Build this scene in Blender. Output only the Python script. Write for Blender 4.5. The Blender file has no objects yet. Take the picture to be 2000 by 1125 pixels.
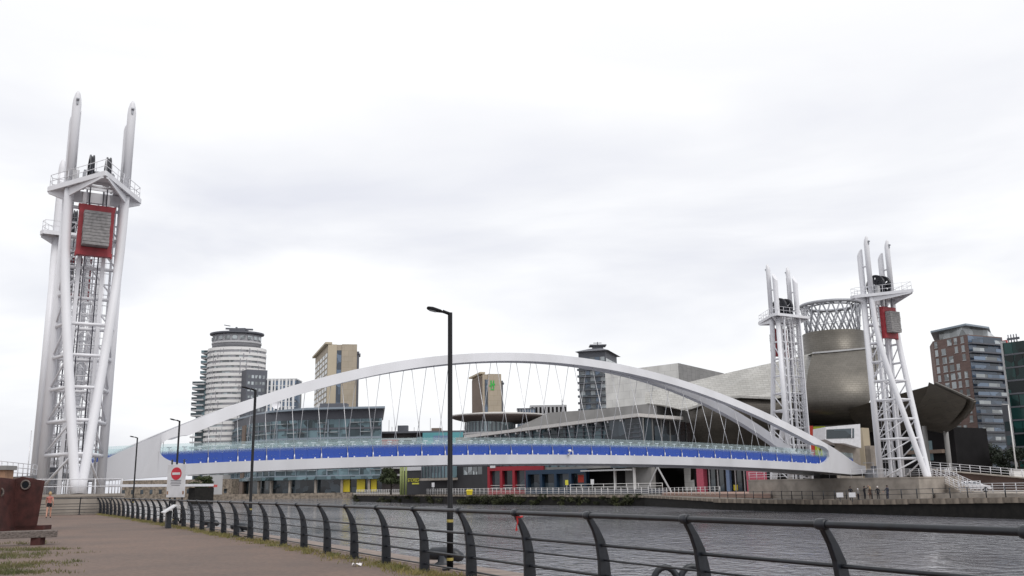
import bpy, bmesh, math, random
from mathutils import Vector, Matrix
random.seed(7)
scene = bpy.context.scene
COL = scene.collection
V3 = Vector

# ------------------------------------------------------------------ camera
FOC, PITCH, ROLL, EYE = 1795.0, 0.2129, 0.0143, 1.6      # focal length in photo pixels (2000 wide), radians, metres
cam_d = bpy.data.cameras.new('camera'); cam_d.sensor_width = 36.0; cam_d.lens = 36.0 * FOC / 2000.0
cam_d.clip_start = 0.1; cam_d.clip_end = 6000
cam = bpy.data.objects.new('camera', cam_d); COL.objects.link(cam); scene.camera = cam
fwd = V3((0, math.cos(PITCH), math.sin(PITCH))); up0 = V3((0, -math.sin(PITCH), math.cos(PITCH))); rt0 = V3((1, 0, 0))
rt = rt0 * math.cos(ROLL) - up0 * math.sin(ROLL)
up = rt0 * math.sin(ROLL) + up0 * math.cos(ROLL)
cam.matrix_world = Matrix(((rt.x, up.x, -fwd.x, 0), (rt.y, up.y, -fwd.y, 0), (rt.z, up.z, -fwd.z, EYE), (0, 0, 0, 1)))

# ------------------------------------------------------------------ world (overcast) + soft sun
SUN_EL, SUN_AZ = math.radians(52), math.radians(150)     # azimuth clockwise from +Y: behind the camera, to the right
world = bpy.data.worlds.new('World'); scene.world = world; world.use_nodes = True
nt = world.node_tree; nt.nodes.clear()
def wn(t, **k):
    n = nt.nodes.new(t)
    for a, b in k.items(): setattr(n, a, b)
    return n
wo = wn('ShaderNodeOutputWorld'); bg = wn('ShaderNodeBackground')
sky = wn('ShaderNodeTexSky', sky_type='NISHITA', sun_disc=False, sun_elevation=SUN_EL, sun_rotation=SUN_AZ, air_density=1.0, dust_density=2.0)
bgs = wn('ShaderNodeBackground'); bgs.inputs[1].default_value = 0.1
tc = wn('ShaderNodeTexCoord'); mp = wn('ShaderNodeMapping'); mp.inputs['Scale'].default_value = (1.3, 1.3, 5.0)
n1 = wn('ShaderNodeTexNoise'); n1.inputs['Scale'].default_value = 1.35; n1.inputs['Detail'].default_value = 6; n1.inputs['Roughness'].default_value = 0.5
n1.inputs['Distortion'].default_value = 0.3
cr = wn('ShaderNodeValToRGB')
cr.color_ramp.elements[0].position = 0.36; cr.color_ramp.elements[0].color = (0.81, 0.825, 0.91, 1)
cr.color_ramp.elements[1].position = 0.59; cr.color_ramp.elements[1].color = (1.14, 1.14, 1.15, 1)
e = cr.color_ramp.elements.new(0.48); e.color = (0.965, 0.972, 1.015, 1)
# the cloud deck brightens towards the zenith, as an overcast sky does
sx = wn('ShaderNodeSeparateXYZ'); mr = wn('ShaderNodeMapRange')
mr.inputs[1].default_value = 0.24; mr.inputs[2].default_value = 0.46; mr.inputs[3].default_value = 0.0; mr.inputs[4].default_value = 0.85
mx = wn('ShaderNodeMix', data_type='RGBA'); mx.inputs[7].default_value = (1.14, 1.14, 1.15, 1)
L = nt.links.new
L(tc.outputs['Generated'], mp.inputs[0]); L(mp.outputs[0], n1.inputs[0]); L(n1.outputs[0], cr.inputs[0])
L(tc.outputs['Generated'], sx.inputs[0]); L(sx.outputs[2], mr.inputs[0]); L(mr.outputs[0], mx.inputs[0]); L(cr.outputs[0], mx.inputs[6])
L(mx.outputs[2], bg.inputs[0]); bg.inputs[1].default_value = 0.98
L(sky.outputs[0], bgs.inputs[0])
ms = wn('ShaderNodeMixShader'); ms.inputs[0].default_value = 0.9
L(bgs.outputs[0], ms.inputs[1]); L(bg.outputs[0], ms.inputs[2]); L(ms.outputs[0], wo.inputs[0])
sd = bpy.data.lights.new('sun', 'SUN'); sd.energy = 1.35; sd.angle = math.radians(25); sd.color = (1, 0.97, 0.93)
so = bpy.data.objects.new('sun', sd); COL.objects.link(so)
sdir = V3((math.sin(SUN_AZ) * math.cos(SUN_EL), math.cos(SUN_AZ) * math.cos(SUN_EL), math.sin(SUN_EL)))
so.rotation_euler = sdir.to_track_quat('Z', 'Y').to_euler(); so.location = (0, 0, 60)
scene.view_settings.view_transform = 'Standard'; scene.view_settings.look = 'None'
scene.view_settings.exposure = 0.0; scene.view_settings.gamma = 1.0
scene.cycles.use_denoising = True
scene.cycles.max_bounces = 8; scene.cycles.transparent_max_bounces = 24; scene.cycles.transmission_bounces = 6

# ------------------------------------------------------------------ helpers
def at(px, py, Y):                      # a photo pixel seen at distance Y ahead, in metres
    a0, b0 = (px - 1000) / FOC, (562.5 - py) / FOC
    d = rt * a0 + up * b0 + fwd
    return V3((0, 0, EYE)) + d * (Y / d.y)
def atz(px, py, z):                     # the same on a level plane
    a0, b0 = (px - 1000) / FOC, (562.5 - py) / FOC
    d = rt * a0 + up * b0 + fwd
    return V3((0, 0, EYE)) + d * ((z - EYE) / d.z)
def p2(px, Y, py=900):
    v = at(px, py, Y); return V3((v.x, v.y, 0))

MATS = {}
def mat(name, col, rough=0.6, metal=0.0, var=0.12, scale=3.0, bump=0.0, bscale=20.0, col2=None, spec=0.5, coords='Object', stretch=None):
    m = bpy.data.materials.new(name); m.use_nodes = True
    n = m.node_tree.nodes; l = m.node_tree.links; b = n['Principled BSDF']
    b.inputs['Roughness'].default_value = rough; b.inputs['Metallic'].default_value = metal
    b.inputs['Specular IOR Level'].default_value = spec
    t = n.new('ShaderNodeTexCoord'); src = t.outputs[coords]
    if stretch:
        q = n.new('ShaderNodeMapping'); q.inputs['Scale'].default_value = stretch; l.new(src, q.inputs[0]); src = q.outputs[0]
    z = n.new('ShaderNodeTexNoise'); z.inputs['Scale'].default_value = scale; z.inputs['Detail'].default_value = 5
    l.new(src, z.inputs[0])
    r = n.new('ShaderNodeValToRGB')
    c2 = col2 or tuple(c * (1 - 2.2 * var) for c in col)
    r.color_ramp.elements[0].position = 0.32; r.color_ramp.elements[0].color = (*c2, 1)
    r.color_ramp.elements[1].position = 0.62; r.color_ramp.elements[1].color = (*col, 1)
    l.new(z.outputs[0], r.inputs[0]); l.new(r.outputs[0], b.inputs['Base Color'])
    if bump:
        z2 = n.new('ShaderNodeTexNoise'); z2.inputs['Scale'].default_value = bscale; z2.inputs['Detail'].default_value = 4
        l.new(src, z2.inputs[0])
        bp = n.new('ShaderNodeBump'); bp.inputs['Strength'].default_value = bump; bp.inputs['Distance'].default_value = 0.02
        l.new(z2.outputs[0], bp.inputs['Height']); l.new(bp.outputs[0], b.inputs['Normal'])
    MATS[name] = m
    return m
def glassy(name, col, rough=0.08, var=0.5, scale=0.35, spec=0.6, light=None):
    # tinted window glass backed by dim rooms: colour varies pane by pane, glossy surface mirrors the sky
    m = mat(name, col, rough, 0, var=0.0, spec=spec)
    n = m.node_tree.nodes; l = m.node_tree.links; b = n['Principled BSDF']
    oi = n.new('ShaderNodeObjectInfo'); t = n.new('ShaderNodeTexCoord')
    vo = n.new('ShaderNodeTexVoronoi'); vo.inputs['Scale'].default_value = scale; vo.distance = 'CHEBYCHEV'
    l.new(t.outputs['Object'], vo.inputs[0])
    ad = n.new('ShaderNodeMath'); ad.operation = 'ADD'; l.new(oi.outputs['Random'], ad.inputs[0])
    sp = n.new('ShaderNodeSeparateColor'); l.new(vo.outputs['Color'], sp.inputs[0]); l.new(sp.outputs[0], ad.inputs[1])
    fr = n.new('ShaderNodeMath'); fr.operation = 'FRACT'; l.new(ad.outputs[0], fr.inputs[0])
    r = n.new('ShaderNodeValToRGB'); lc = light or tuple(min(1, c * (1 + 2.5 * var)) for c in col)
    r.color_ramp.elements[0].color = (*tuple(c * (1 - var) for c in col), 1); r.color_ramp.elements[1].color = (*lc, 1)
    r.color_ramp.elements[0].position = 0.2
    l.new(fr.outputs[0], r.inputs[0]); l.new(r.outputs[0], b.inputs['Base Color'])
    return m
def tiled(name, c1, c2, mortar, w, h, msize=0.02, rough=0.6, metal=0.0, bump=0.4, rot=(math.pi / 2, 0, 0), dist=0.05, mixn=0.25):
    # courses of tiles / shingles / bricks by brick texture, with the joints in relief
    m = bpy.data.materials.new(name); m.use_nodes = True
    n = m.node_tree.nodes; l = m.node_tree.links; b = n['Principled BSDF']
    b.inputs['Roughness'].default_value = rough; b.inputs['Metallic'].default_value = metal
    t = n.new('ShaderNodeTexCoord'); q = n.new('ShaderNodeMapping'); q.inputs['Rotation'].default_value = rot
    l.new(t.outputs['Object'], q.inputs[0])
    k = n.new('ShaderNodeTexBrick'); l.new(q.outputs[0], k.inputs[0])
    k.inputs['Scale'].default_value = 1.0; k.inputs['Brick Width'].default_value = w; k.inputs['Row Height'].default_value = h
    k.inputs['Mortar Size'].default_value = msize; k.inputs['Color1'].default_value = (*c1, 1); k.inputs['Color2'].default_value = (*c2, 1)
    k.inputs['Mortar'].default_value = (*mortar, 1); k.inputs['Bias'].default_value = 0.0
    z = n.new('ShaderNodeTexNoise'); z.inputs['Scale'].default_value = 0.25; z.inputs['Detail'].default_value = 6; l.new(t.outputs['Object'], z.inputs[0])
    mu = n.new('ShaderNodeMix'); mu.data_type = 'RGBA'; mu.blend_type = 'MULTIPLY'; mu.inputs[0].default_value = mixn * 2
    l.new(k.outputs['Color'], mu.inputs[6]); l.new(z.outputs[0], mu.inputs[7]); l.new(mu.outputs[2], b.inputs['Base Color'])
    bp = n.new('ShaderNodeBump'); bp.inputs['Strength'].default_value = bump; bp.inputs['Distance'].default_value = dist; bp.invert = True
    l.new(k.outputs['Fac'], bp.inputs['Height']); l.new(bp.outputs[0], b.inputs['Normal'])
    MATS[name] = m
    return m

class MB:
    def __init__(s): s.v = []; s.f = []; s.sm = []; s.mi = []; s.cur = 0
    def add(s, vs, fs, smooth=False):
        o = len(s.v); s.v += [tuple(x) for x in vs]
        for f in fs: s.f.append([i + o for i in f]); s.sm.append(smooth); s.mi.append(s.cur)
        return s
    def hexa(s, p):                    # 8 points: bottom loop, top loop
        return s.add(p, [(3, 2, 1, 0), (4, 5, 6, 7), (0, 1, 5, 4), (1, 2, 6, 5), (2, 3, 7, 6), (3, 0, 4, 7)])
    def box(s, c, size, rz=0.0, M=None):
        hx, hy, hz = size[0] / 2, size[1] / 2, size[2] / 2
        R = M if M is not None else Matrix.Rotation(rz, 3, 'Z'); c = V3(c)
        return s.hexa([c + R @ V3(q) for q in ((-hx, -hy, -hz), (hx, -hy, -hz), (hx, hy, -hz), (-hx, hy, -hz), (-hx, -hy, hz), (hx, -hy, hz), (hx, hy, hz), (-hx, hy, hz))])
    def bar(s, a, b, w, h, upv=(0, 0, 1)):   # rectangular bar from a to b
        a, b = V3(a), V3(b); d = (b - a).normalized(); u = V3(upv)
        sd_ = d.cross(u)
        if sd_.length < 1e-4: sd_ = d.cross(V3((0, 1, 0)))
        sd_.normalize(); u = sd_.cross(d)
        x, y = sd_ * (w / 2), u * (h / 2)
        return s.hexa([a - x - y, b - x - y, b + x - y, a + x - y, a - x + y, b - x + y, b + x + y, a + x + y])
    def tube(s, pts, r, n=8, caps=True):
        pts = [V3(p) for p in pts]; k = len(pts); rs = r if isinstance(r, (list, tuple)) else [r] * k
        vs = []; prev = None
        for i, p in enumerate(pts):
            t = (pts[min(i + 1, k - 1)] - pts[max(i - 1, 0)]).normalized()
            if prev is None:
                ref = V3((0, 0, 1)) if abs(t.z) < 0.9 else V3((1, 0, 0)); x = t.cross(ref).normalized()
            else:
                x = (prev - t * prev.dot(t)).normalized()
            prev = x; y = t.cross(x)
            vs += [p + (x * math.cos(2 * math.pi * j / n) + y * math.sin(2 * math.pi * j / n)) * rs[i] for j in range(n)]
        fs = [(i * n + j, i * n + (j + 1) % n, (i + 1) * n + (j + 1) % n, (i + 1) * n + j) for i in range(k - 1) for j in range(n)]
        s.add(vs, fs, True)
        if caps:
            o = len(s.v) - len(vs)
            s.f.append([o + j for j in range(n)][::-1]); s.sm.append(False); s.mi.append(s.cur)
            s.f.append([o + (k - 1) * n + j for j in range(n)]); s.sm.append(False); s.mi.append(s.cur)
        return s
    def prism(s, poly, vec):           # polygon of 3-D points pushed along vec
        a = [V3(p) for p in poly]; n = len(a); v = V3(vec)
        return s.add(a + [p + v for p in a], [tuple(range(n)), tuple(range(2 * n - 1, n - 1, -1))] + [(i, n + i, n + (i + 1) % n, (i + 1) % n) for i in range(n)])
    def plan(s, poly, z0, z1):
        return s.prism([(p[0], p[1], z0) for p in poly], (0, 0, z1 - z0))
    def lathe(s, c, prof, n=24, sx=1.0, sy=1.0, smooth=True, caps=True):
        c = V3(c); vs = []
        for r, z in prof: vs += [c + V3((r * sx * math.cos(2 * math.pi * j / n), r * sy * math.sin(2 * math.pi * j / n), z)) for j in range(n)]
        fs = [(i * n + j, i * n + (j + 1) % n, (i + 1) * n + (j + 1) % n, (i + 1) * n + j) for i in range(len(prof) - 1) for j in range(n)]
        s.add(vs, fs, smooth); o = len(s.v) - len(vs)
        if caps:
            for ring, rev in ((0, True), (len(prof) - 1, False)):
                q = [o + ring * n + j for j in range(n)]; s.f.append(q[::-1] if rev else q); s.sm.append(False); s.mi.append(s.cur)
        return s
    def grid(s, rows, smooth=True):    # sheet from rows of points
        n = len(rows[0]); vs = [p for r in rows for p in r]
        return s.add(vs, [(i * n + j, i * n + j + 1, (i + 1) * n + j + 1, (i + 1) * n + j) for i in range(len(rows) - 1) for j in range(n - 1)], smooth)
    def build(s, name, m, parent=None, loc=None, bevel=0.0):
        base = V3(loc) if loc is not None else (V3(parent['_w']) if parent is not None and '_w' in parent else V3((0, 0, 0)))
        me = bpy.data.meshes.new(name); me.from_pydata([V3(v) - base for v in s.v], [], s.f)
        ms_ = m if isinstance(m, (list, tuple)) else [m]
        for q in ms_: me.materials.append(MATS[q] if isinstance(q, str) else q)
        me.polygons.foreach_set('use_smooth', s.sm)
        if len(ms_) > 1: me.polygons.foreach_set('material_index', s.mi)
        bm = bmesh.new(); bm.from_mesh(me); bmesh.ops.recalc_face_normals(bm, faces=bm.faces); bm.to_mesh(me); bm.free()
        me.update()
        o = bpy.data.objects.new(name, me); COL.objects.link(o)
        if parent is not None:
            o.parent = parent
            if '_w' in parent: o['_w'] = list(base)
        else:
            o.location = base; o['_w'] = list(base)
        if bevel:
            q = o.modifiers.new('bevel', 'BEVEL'); q.width = bevel; q.segments = 2; q.limit_method = 'ANGLE'
        return o
def tag(o, label=None, cat=None, group=None, kind=None):
    if label: o['label'] = label
    if cat: o['category'] = cat
    if group: o['group'] = group
    if kind: o['kind'] = kind
    return o
def empty(name, loc, label, cat, group=None, rz=0.0, world=True):
    o = bpy.data.objects.new(name, None); COL.objects.link(o); o.location = loc; o.rotation_euler = (0, 0, rz)
    o.empty_display_size = 0.5
    o['_w'] = list(V3(loc)) if world else [0, 0, 0]
    return tag(o, label, cat, group)
def inst(src, parent, loc=(0, 0, 0), rot=(0, 0, 0), scale=None, name=None):
    c = src.copy(); COL.objects.link(c); c.parent = parent; c.location = loc; c.rotation_euler = rot
    if name: c.name = name
    if scale: c.scale = scale
    return c
def copy_tree(o, parent=None):
    c = o.copy(); COL.objects.link(c); c.parent = parent
    for ch in list(o.children): copy_tree(ch, c)
    return c
class Fac:                              # a facade line in plan: boxes are given along it, in height and outwards
    def __init__(s, a, b):
        s.a, s.b = V3((a[0], a[1], 0)), V3((b[0], b[1], 0)); s.e = (s.b - s.a); s.L = s.e.length; s.e.normalize()
        s.n = V3((s.e.y, -s.e.x, 0))
        if s.n.dot(s.a + s.b) > 0: s.n = -s.n      # towards the camera at the origin
    def p(s, t, z, o=0.0): q = s.a + s.e * t + s.n * o; return V3((q.x, q.y, z))
    def box(s, mb, t0, t1, z0, z1, o0, o1, z0b=None, z1b=None):
        z0b = z0 if z0b is None else z0b; z1b = z1 if z1b is None else z1b
        return mb.hexa([s.p(t0, z0, o0), s.p(t1, z0b, o0), s.p(t1, z0b, o1), s.p(t0, z0, o1), s.p(t0, z1, o0), s.p(t1, z1b, o0), s.p(t1, z1b, o1), s.p(t0, z1, o1)])
def one(fn, *a, **k):
    m = MB(); fn(m, *a, **k); return m
# ------------------------------------------------------------------ materials
mat('white_steel', (0.75, 0.752, 0.785), 0.42, 0, scale=1.1, bump=0.03, col2=(0.68, 0.68, 0.705), stretch=(0.5, 0.5, 0.12))
mat('arch_steel', (0.62, 0.622, 0.65), 0.45, 0, scale=0.5, bump=0.03, col2=(0.54, 0.54, 0.56), stretch=(0.6, 0.6, 0.15))
mat('white_paint', (0.72, 0.72, 0.75), 0.5, 0, var=0.06, scale=2)
mat('grey_steel', (0.36, 0.37, 0.40), 0.5, 0.3, var=0.12)
mat('black_steel', (0.022, 0.026, 0.034), 0.42, 0.0, var=0.25, scale=9, bump=0.06, bscale=60)
mat('rail_paint', (0.012, 0.015, 0.022), 0.38, 0.0, var=0.28, scale=7, bump=0.08, bscale=45)
mat('lamp_black', (0.008, 0.008, 0.010), 0.6, 0, var=0.2, spec=0.25)
mat('yellow_band', (0.42, 0.34, 0.09), 0.6, 0, var=0.2, scale=20)
mat('cable', (0.62, 0.62, 0.64), 0.35, 0.4, var=0.05)
mat('dark_cable', (0.06, 0.06, 0.08), 0.5, 0, var=0.1)
mat('red_paint', (0.33, 0.03, 0.04), 0.5, 0, var=0.15, scale=1.5)
mat('ballast', (0.30, 0.29, 0.29), 0.9, 0, var=0.18, scale=4, bump=0.3)
mat('wheel_black', (0.012, 0.013, 0.02), 0.4, 0, var=0.1)
mat('concrete', (0.36, 0.32, 0.28), 0.9, 0, var=0.16, scale=0.7, bump=0.15, bscale=8)
mat('concrete_grey', (0.27, 0.265, 0.26), 0.85, 0, var=0.10, scale=0.25)
mat('quay_stone', (0.30, 0.25, 0.20), 0.95, 0, var=0.3, scale=0.9, bump=0.6, bscale=5)
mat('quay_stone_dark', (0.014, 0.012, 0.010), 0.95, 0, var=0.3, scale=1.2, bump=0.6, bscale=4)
mat('near_coping', (0.25, 0.20, 0.175), 0.9, 0, var=0.14, scale=3, bump=0.3, bscale=14)
mat('timber', (0.19, 0.16, 0.145), 0.9, 0, var=0.3, scale=4, bump=0.4, stretch=(0.6, 8, 8))
mat('rust', (0.070, 0.020, 0.017), 0.8, 0.0, var=0.26, scale=2.5, bump=0.3, bscale=18)
mat('brick_tan', (0.33, 0.20, 0.13), 0.9, 0, var=0.15)
mat('tan_stone', (0.50, 0.43, 0.32), 0.8, 0, var=0.05, scale=0.05)
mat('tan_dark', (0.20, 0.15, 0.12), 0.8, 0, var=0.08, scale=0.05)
mat('slate', (0.11, 0.115, 0.135), 0.6, 0, var=0.1, scale=0.1)
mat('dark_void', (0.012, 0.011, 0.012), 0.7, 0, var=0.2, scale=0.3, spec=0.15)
mat('pale_band', (0.74, 0.73, 0.72), 0.7, 0, var=0.05, scale=0.06)
mat('pale_grey', (0.46, 0.46, 0.47), 0.7, 0, var=0.06, scale=0.1)
mat('roof_edge', (0.26, 0.31, 0.36), 0.4, 0.2, var=0.06, scale=0.1)
mat('pier_grey', (0.30, 0.30, 0.32), 0.7, 0, var=0.1, scale=0.1)
mat('carpark_dark', (0.07, 0.06, 0.06), 0.8, 0, var=0.2, scale=0.2)
mat('teal_panel', (0.10, 0.33, 0.37), 0.5, 0, var=0.06, scale=0.05)
mat('red_panel', (0.55, 0.10, 0.09), 0.6, 0, var=0.06)
mat('blue_grey_panel', (0.15, 0.22, 0.36), 0.5, 0, var=0.06)
mat('yellow_panel', (0.60, 0.48, 0.02), 0.5, 0, var=0.08)
mat('red_frame', (0.28, 0.012, 0.024), 0.5, 0, var=0.08)
mat('blue_frame', (0.008, 0.030, 0.065), 0.5, 0, var=0.1)
mat('pink_wall', (0.48, 0.09, 0.14), 0.6, 0, var=0.1)
mat('lime', (0.48, 0.55, 0.03), 0.6, 0, var=0.05)
mat('lime_pole', (0.24, 0.28, 0.10), 0.6, 0, var=0.05)
mat('orange_red', (0.62, 0.06, 0.03), 0.6, 0, var=0.05)
mat('emblem_green', (0.05, 0.42, 0.07), 0.5, 0, var=0.05)
mat('sign_white', (0.62, 0.62, 0.64), 0.5, 0, var=0.06, scale=3)
mat('sign_red', (0.52, 0.02, 0.04), 0.4, 0, var=0.04)
mat('sign_ink', (0.18, 0.18, 0.20), 0.6, 0, var=0.04)
mat('sign_yellow', (0.62, 0.58, 0.05), 0.5, 0, var=0.05)
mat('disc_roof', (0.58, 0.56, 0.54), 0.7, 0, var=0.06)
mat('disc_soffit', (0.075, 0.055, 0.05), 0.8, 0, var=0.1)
mat('skin', (0.55, 0.30, 0.22), 0.6, 0, var=0.05)
mat('hair_blond', (0.42, 0.29, 0.15), 0.7, 0, var=0.2)
mat('hair_dark', (0.03, 0.022, 0.018), 0.7, 0, var=0.2)
mat('hair_grey', (0.55, 0.52, 0.50), 0.7, 0, var=0.2)
mat('cloth_black', (0.018, 0.018, 0.024), 0.9, 0, var=0.2, scale=8)
mat('cloth_navy', (0.03, 0.035, 0.06), 0.9, 0, var=0.2, scale=8)
mat('cloth_brown', (0.10, 0.06, 0.045), 0.9, 0, var=0.2, scale=8)
mat('cloth_pink', (0.55, 0.20, 0.17), 0.9, 0, var=0.2, scale=8)
mat('cloth_grey', (0.30, 0.29, 0.28), 0.9, 0, var=0.2, scale=8)
mat('car_paint', (0.75, 0.75, 0.78), 0.25, 0, var=0.02)
mat('tyre', (0.02, 0.02, 0.02), 0.9, 0, var=0.1)
mat('chrome', (0.6, 0.6, 0.62), 0.2, 0.9, var=0.02)
mat('ribbon', (0.55, 0.03, 0.03), 0.7, 0, var=0.1)
mat('litter_white', (0.75, 0.72, 0.72), 0.8, 0, var=0.05)
mat('bark', (0.05, 0.04, 0.03), 0.9, 0, var=0.3)
mat('leaf_dark', (0.018, 0.030, 0.014), 0.7, 0, var=0.35, scale=1.2)
mat('leaf_mid', (0.05, 0.07, 0.02), 0.7, 0, var=0.35, scale=1.2)
mat('leaf_wall', (0.055, 0.062, 0.022), 0.8, 0, var=0.4, scale=0.5)
mat('grass_dry', (0.26, 0.21, 0.085), 0.9, 0, var=0.3, scale=1.5, col2=(0.14, 0.15, 0.045))
mat('grass_green', (0.085, 0.095, 0.035), 0.9, 0, var=0.3, scale=1.2, col2=(0.17, 0.145, 0.065))
mat('plaza', (0.33, 0.22, 0.18), 0.9, 0, var=0.10, scale=0.15)
mat('far_land', (0.22, 0.20, 0.18), 0.95, 0, var=0.15, scale=0.02)
mat('earth_bank', (0.085, 0.055, 0.045), 0.95, 0, var=0.2, scale=0.4, bump=0.3, bscale=3)
glassy('glass_teal', (0.075, 0.115, 0.13), 0.12, var=0.5, scale=0.25, spec=0.4)
glassy('glass_teal_bright', (0.26, 0.33, 0.35), 0.10, var=0.3, scale=0.25)  # unlit teal glass, colour lightened to offset the shade under the disc roof
mat('annex_dark', (0.035, 0.034, 0.038), 0.7, 0, var=0.12, scale=0.3)
glassy('glass_dark', (0.030, 0.040, 0.048), 0.08, var=0.55, scale=0.3)
glassy('glass_blue', (0.075, 0.105, 0.15), 0.10, var=0.45, scale=0.2)
glassy('glass_pale', (0.22, 0.24, 0.25), 0.12, var=0.4, scale=0.3)
glassy('glass_green', (0.010, 0.022, 0.024), 0.10, var=0.6, scale=0.25, light=(0.02, 0.075, 0.07), spec=0.3)
tiled('shingle_pale', (0.60, 0.59, 0.56), (0.52, 0.51, 0.48), (0.33, 0.32, 0.30), 1.2, 0.5, 0.03, rough=0.5, metal=0.1, dist=0.12)
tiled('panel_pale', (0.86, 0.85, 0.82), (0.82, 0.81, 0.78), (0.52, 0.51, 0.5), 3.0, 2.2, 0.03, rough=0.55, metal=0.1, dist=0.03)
tiled('panel_pale_shaded', (0.34, 0.335, 0.33), (0.31, 0.305, 0.30), (0.2, 0.2, 0.2), 2.0, 1.6, 0.04, rough=0.55, metal=0.1, dist=0.03, rot=(math.pi / 2, 0, math.pi / 2))  # same pale cladding, with the flank's shade put into a darker colour
tiled('steel_gold', (0.20, 0.185, 0.162), (0.175, 0.162, 0.142), (0.11, 0.10, 0.085), 0.95, 0.5, 0.02, rough=0.45, metal=0.65, dist=0.05)
tiled('steel_dark', (0.12, 0.105, 0.088), (0.10, 0.088, 0.074), (0.06, 0.053, 0.045), 0.95, 0.5, 0.02, rough=0.5, metal=0.4, dist=0.05)
tiled('brick_red', (0.235, 0.155, 0.14), (0.20, 0.135, 0.122), (0.22, 0.16, 0.14), 1.2, 0.4, 0.04, rough=0.9, dist=0.01)
tiled('tan_panels', (0.47, 0.40, 0.31), (0.43, 0.37, 0.29), (0.36, 0.30, 0.22), 5.0, 3.4, 0.08, rough=0.8, dist=0.02, mixn=0.12)

# promenade: resin/brick-coloured paving, worn in patches
def promenade_mat():
    m = bpy.data.materials.new('promenade'); m.use_nodes = True; n = m.node_tree.nodes; l = m.node_tree.links; b = n['Principled BSDF']
    b.inputs['Roughness'].default_value = 0.85
    t = n.new('ShaderNodeTexCoord')
    q = n.new('ShaderNodeMapping'); q.inputs['Rotation'].default_value = (0, 0, 0.5); l.new(t.outputs['Object'], q.inputs[0])
    k = n.new('ShaderNodeTexBrick'); l.new(q.outputs[0], k.inputs[0]); k.inputs['Scale'].default_value = 1
    k.inputs['Brick Width'].default_value = 0.2; k.inputs['Row Height'].default_value = 0.1; k.inputs['Mortar Size'].default_value = 0.004
    k.inputs['Color1'].default_value = (0.165, 0.112, 0.088, 1); k.inputs['Color2'].default_value = (0.138, 0.098, 0.080, 1); k.inputs['Mortar'].default_value = (0.15, 0.12, 0.10, 1)
    z = n.new('ShaderNodeTexNoise'); z.inputs['Scale'].default_value = 0.22; z.inputs['Detail'].default_value = 7; z.inputs['Roughness'].default_value = 0.65
    l.new(t.outputs['Object'], z.inputs[0])
    r = n.new('ShaderNodeValToRGB'); r.color_ramp.elements[0].position = 0.35; r.color_ramp.elements[0].color = (0.70, 0.72, 0.74, 1)
    r.color_ramp.elements[1].position = 0.68; r.color_ramp.elements[1].color = (1.08, 1.02, 0.98, 1); l.new(z.outputs[0], r.inputs[0])
    mu = n.new('ShaderNodeMix'); mu.data_type = 'RGBA'; mu.blend_type = 'MULTIPLY'; mu.inputs[0].default_value = 1
    l.new(k.outputs['Color'], mu.inputs[6]); l.new(r.outputs[0], mu.inputs[7])
    z2 = n.new('ShaderNodeTexNoise'); z2.inputs['Scale'].default_value = 9; z2.inputs['Detail'].default_value = 6; l.new(t.outputs['Object'], z2.inputs[0])
    m2 = n.new('ShaderNodeMix'); m2.data_type = 'RGBA'; m2.blend_type = 'OVERLAY'; m2.inputs[0].default_value = 0.5
    l.new(mu.outputs[2], m2.inputs[6]); l.new(z2.outputs[0], m2.inputs[7]); l.new(m2.outputs[2], b.inputs['Base Color'])
    bp = n.new('ShaderNodeBump'); bp.inputs['Strength'].default_value = 0.35; bp.inputs['Distance'].default_value = 0.004; bp.invert = True
    l.new(k.outputs['Fac'], bp.inputs['Height']); l.new(bp.outputs[0], b.inputs['Normal'])
    MATS['promenade'] = m
promenade_mat()
def water_mat():
    m = bpy.data.materials.new('water'); m.use_nodes = True; n = m.node_tree.nodes; l = m.node_tree.links; b = n['Principled BSDF']
    b.inputs['Base Color'].default_value = (0.17, 0.17, 0.19, 1); b.inputs['Roughness'].default_value = 0.05; b.inputs['IOR'].default_value = 1.33
    t = n.new('ShaderNodeTexCoord'); q = n.new('ShaderNodeMapping'); q.inputs['Rotation'].default_value = (0, 0, 0.25); q.inputs['Scale'].default_value = (1.0, 0.75, 1)
    l.new(t.outputs['Object'], q.inputs[0])
    z = n.new('ShaderNodeTexNoise'); z.inputs['Scale'].default_value = 0.95; z.inputs['Detail'].default_value = 4; z.inputs['Roughness'].default_value = 0.55; z.inputs['Distortion'].default_value = 0.9
    l.new(q.outputs[0], z.inputs[0])
    z2 = n.new('ShaderNodeTexNoise'); z2.inputs['Scale'].default_value = 0.035; z2.inputs['Detail'].default_value = 4; l.new(t.outputs['Object'], z2.inputs[0])
    mr_ = n.new('ShaderNodeMapRange'); mr_.inputs[1].default_value = 0.35; mr_.inputs[2].default_value = 0.65; mr_.inputs[3].default_value = 0.2; mr_.inputs[4].default_value = 1.15
    l.new(z2.outputs[0], mr_.inputs[0])
    bp = n.new('ShaderNodeBump'); bp.inputs['Distance'].default_value = 0.29; l.new(mr_.outputs[0], bp.inputs['Strength'])
    l.new(z.outputs[0], bp.inputs['Height']); l.new(bp.outputs[0], b.inputs['Normal'])
    MATS['water'] = m
water_mat()
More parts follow.
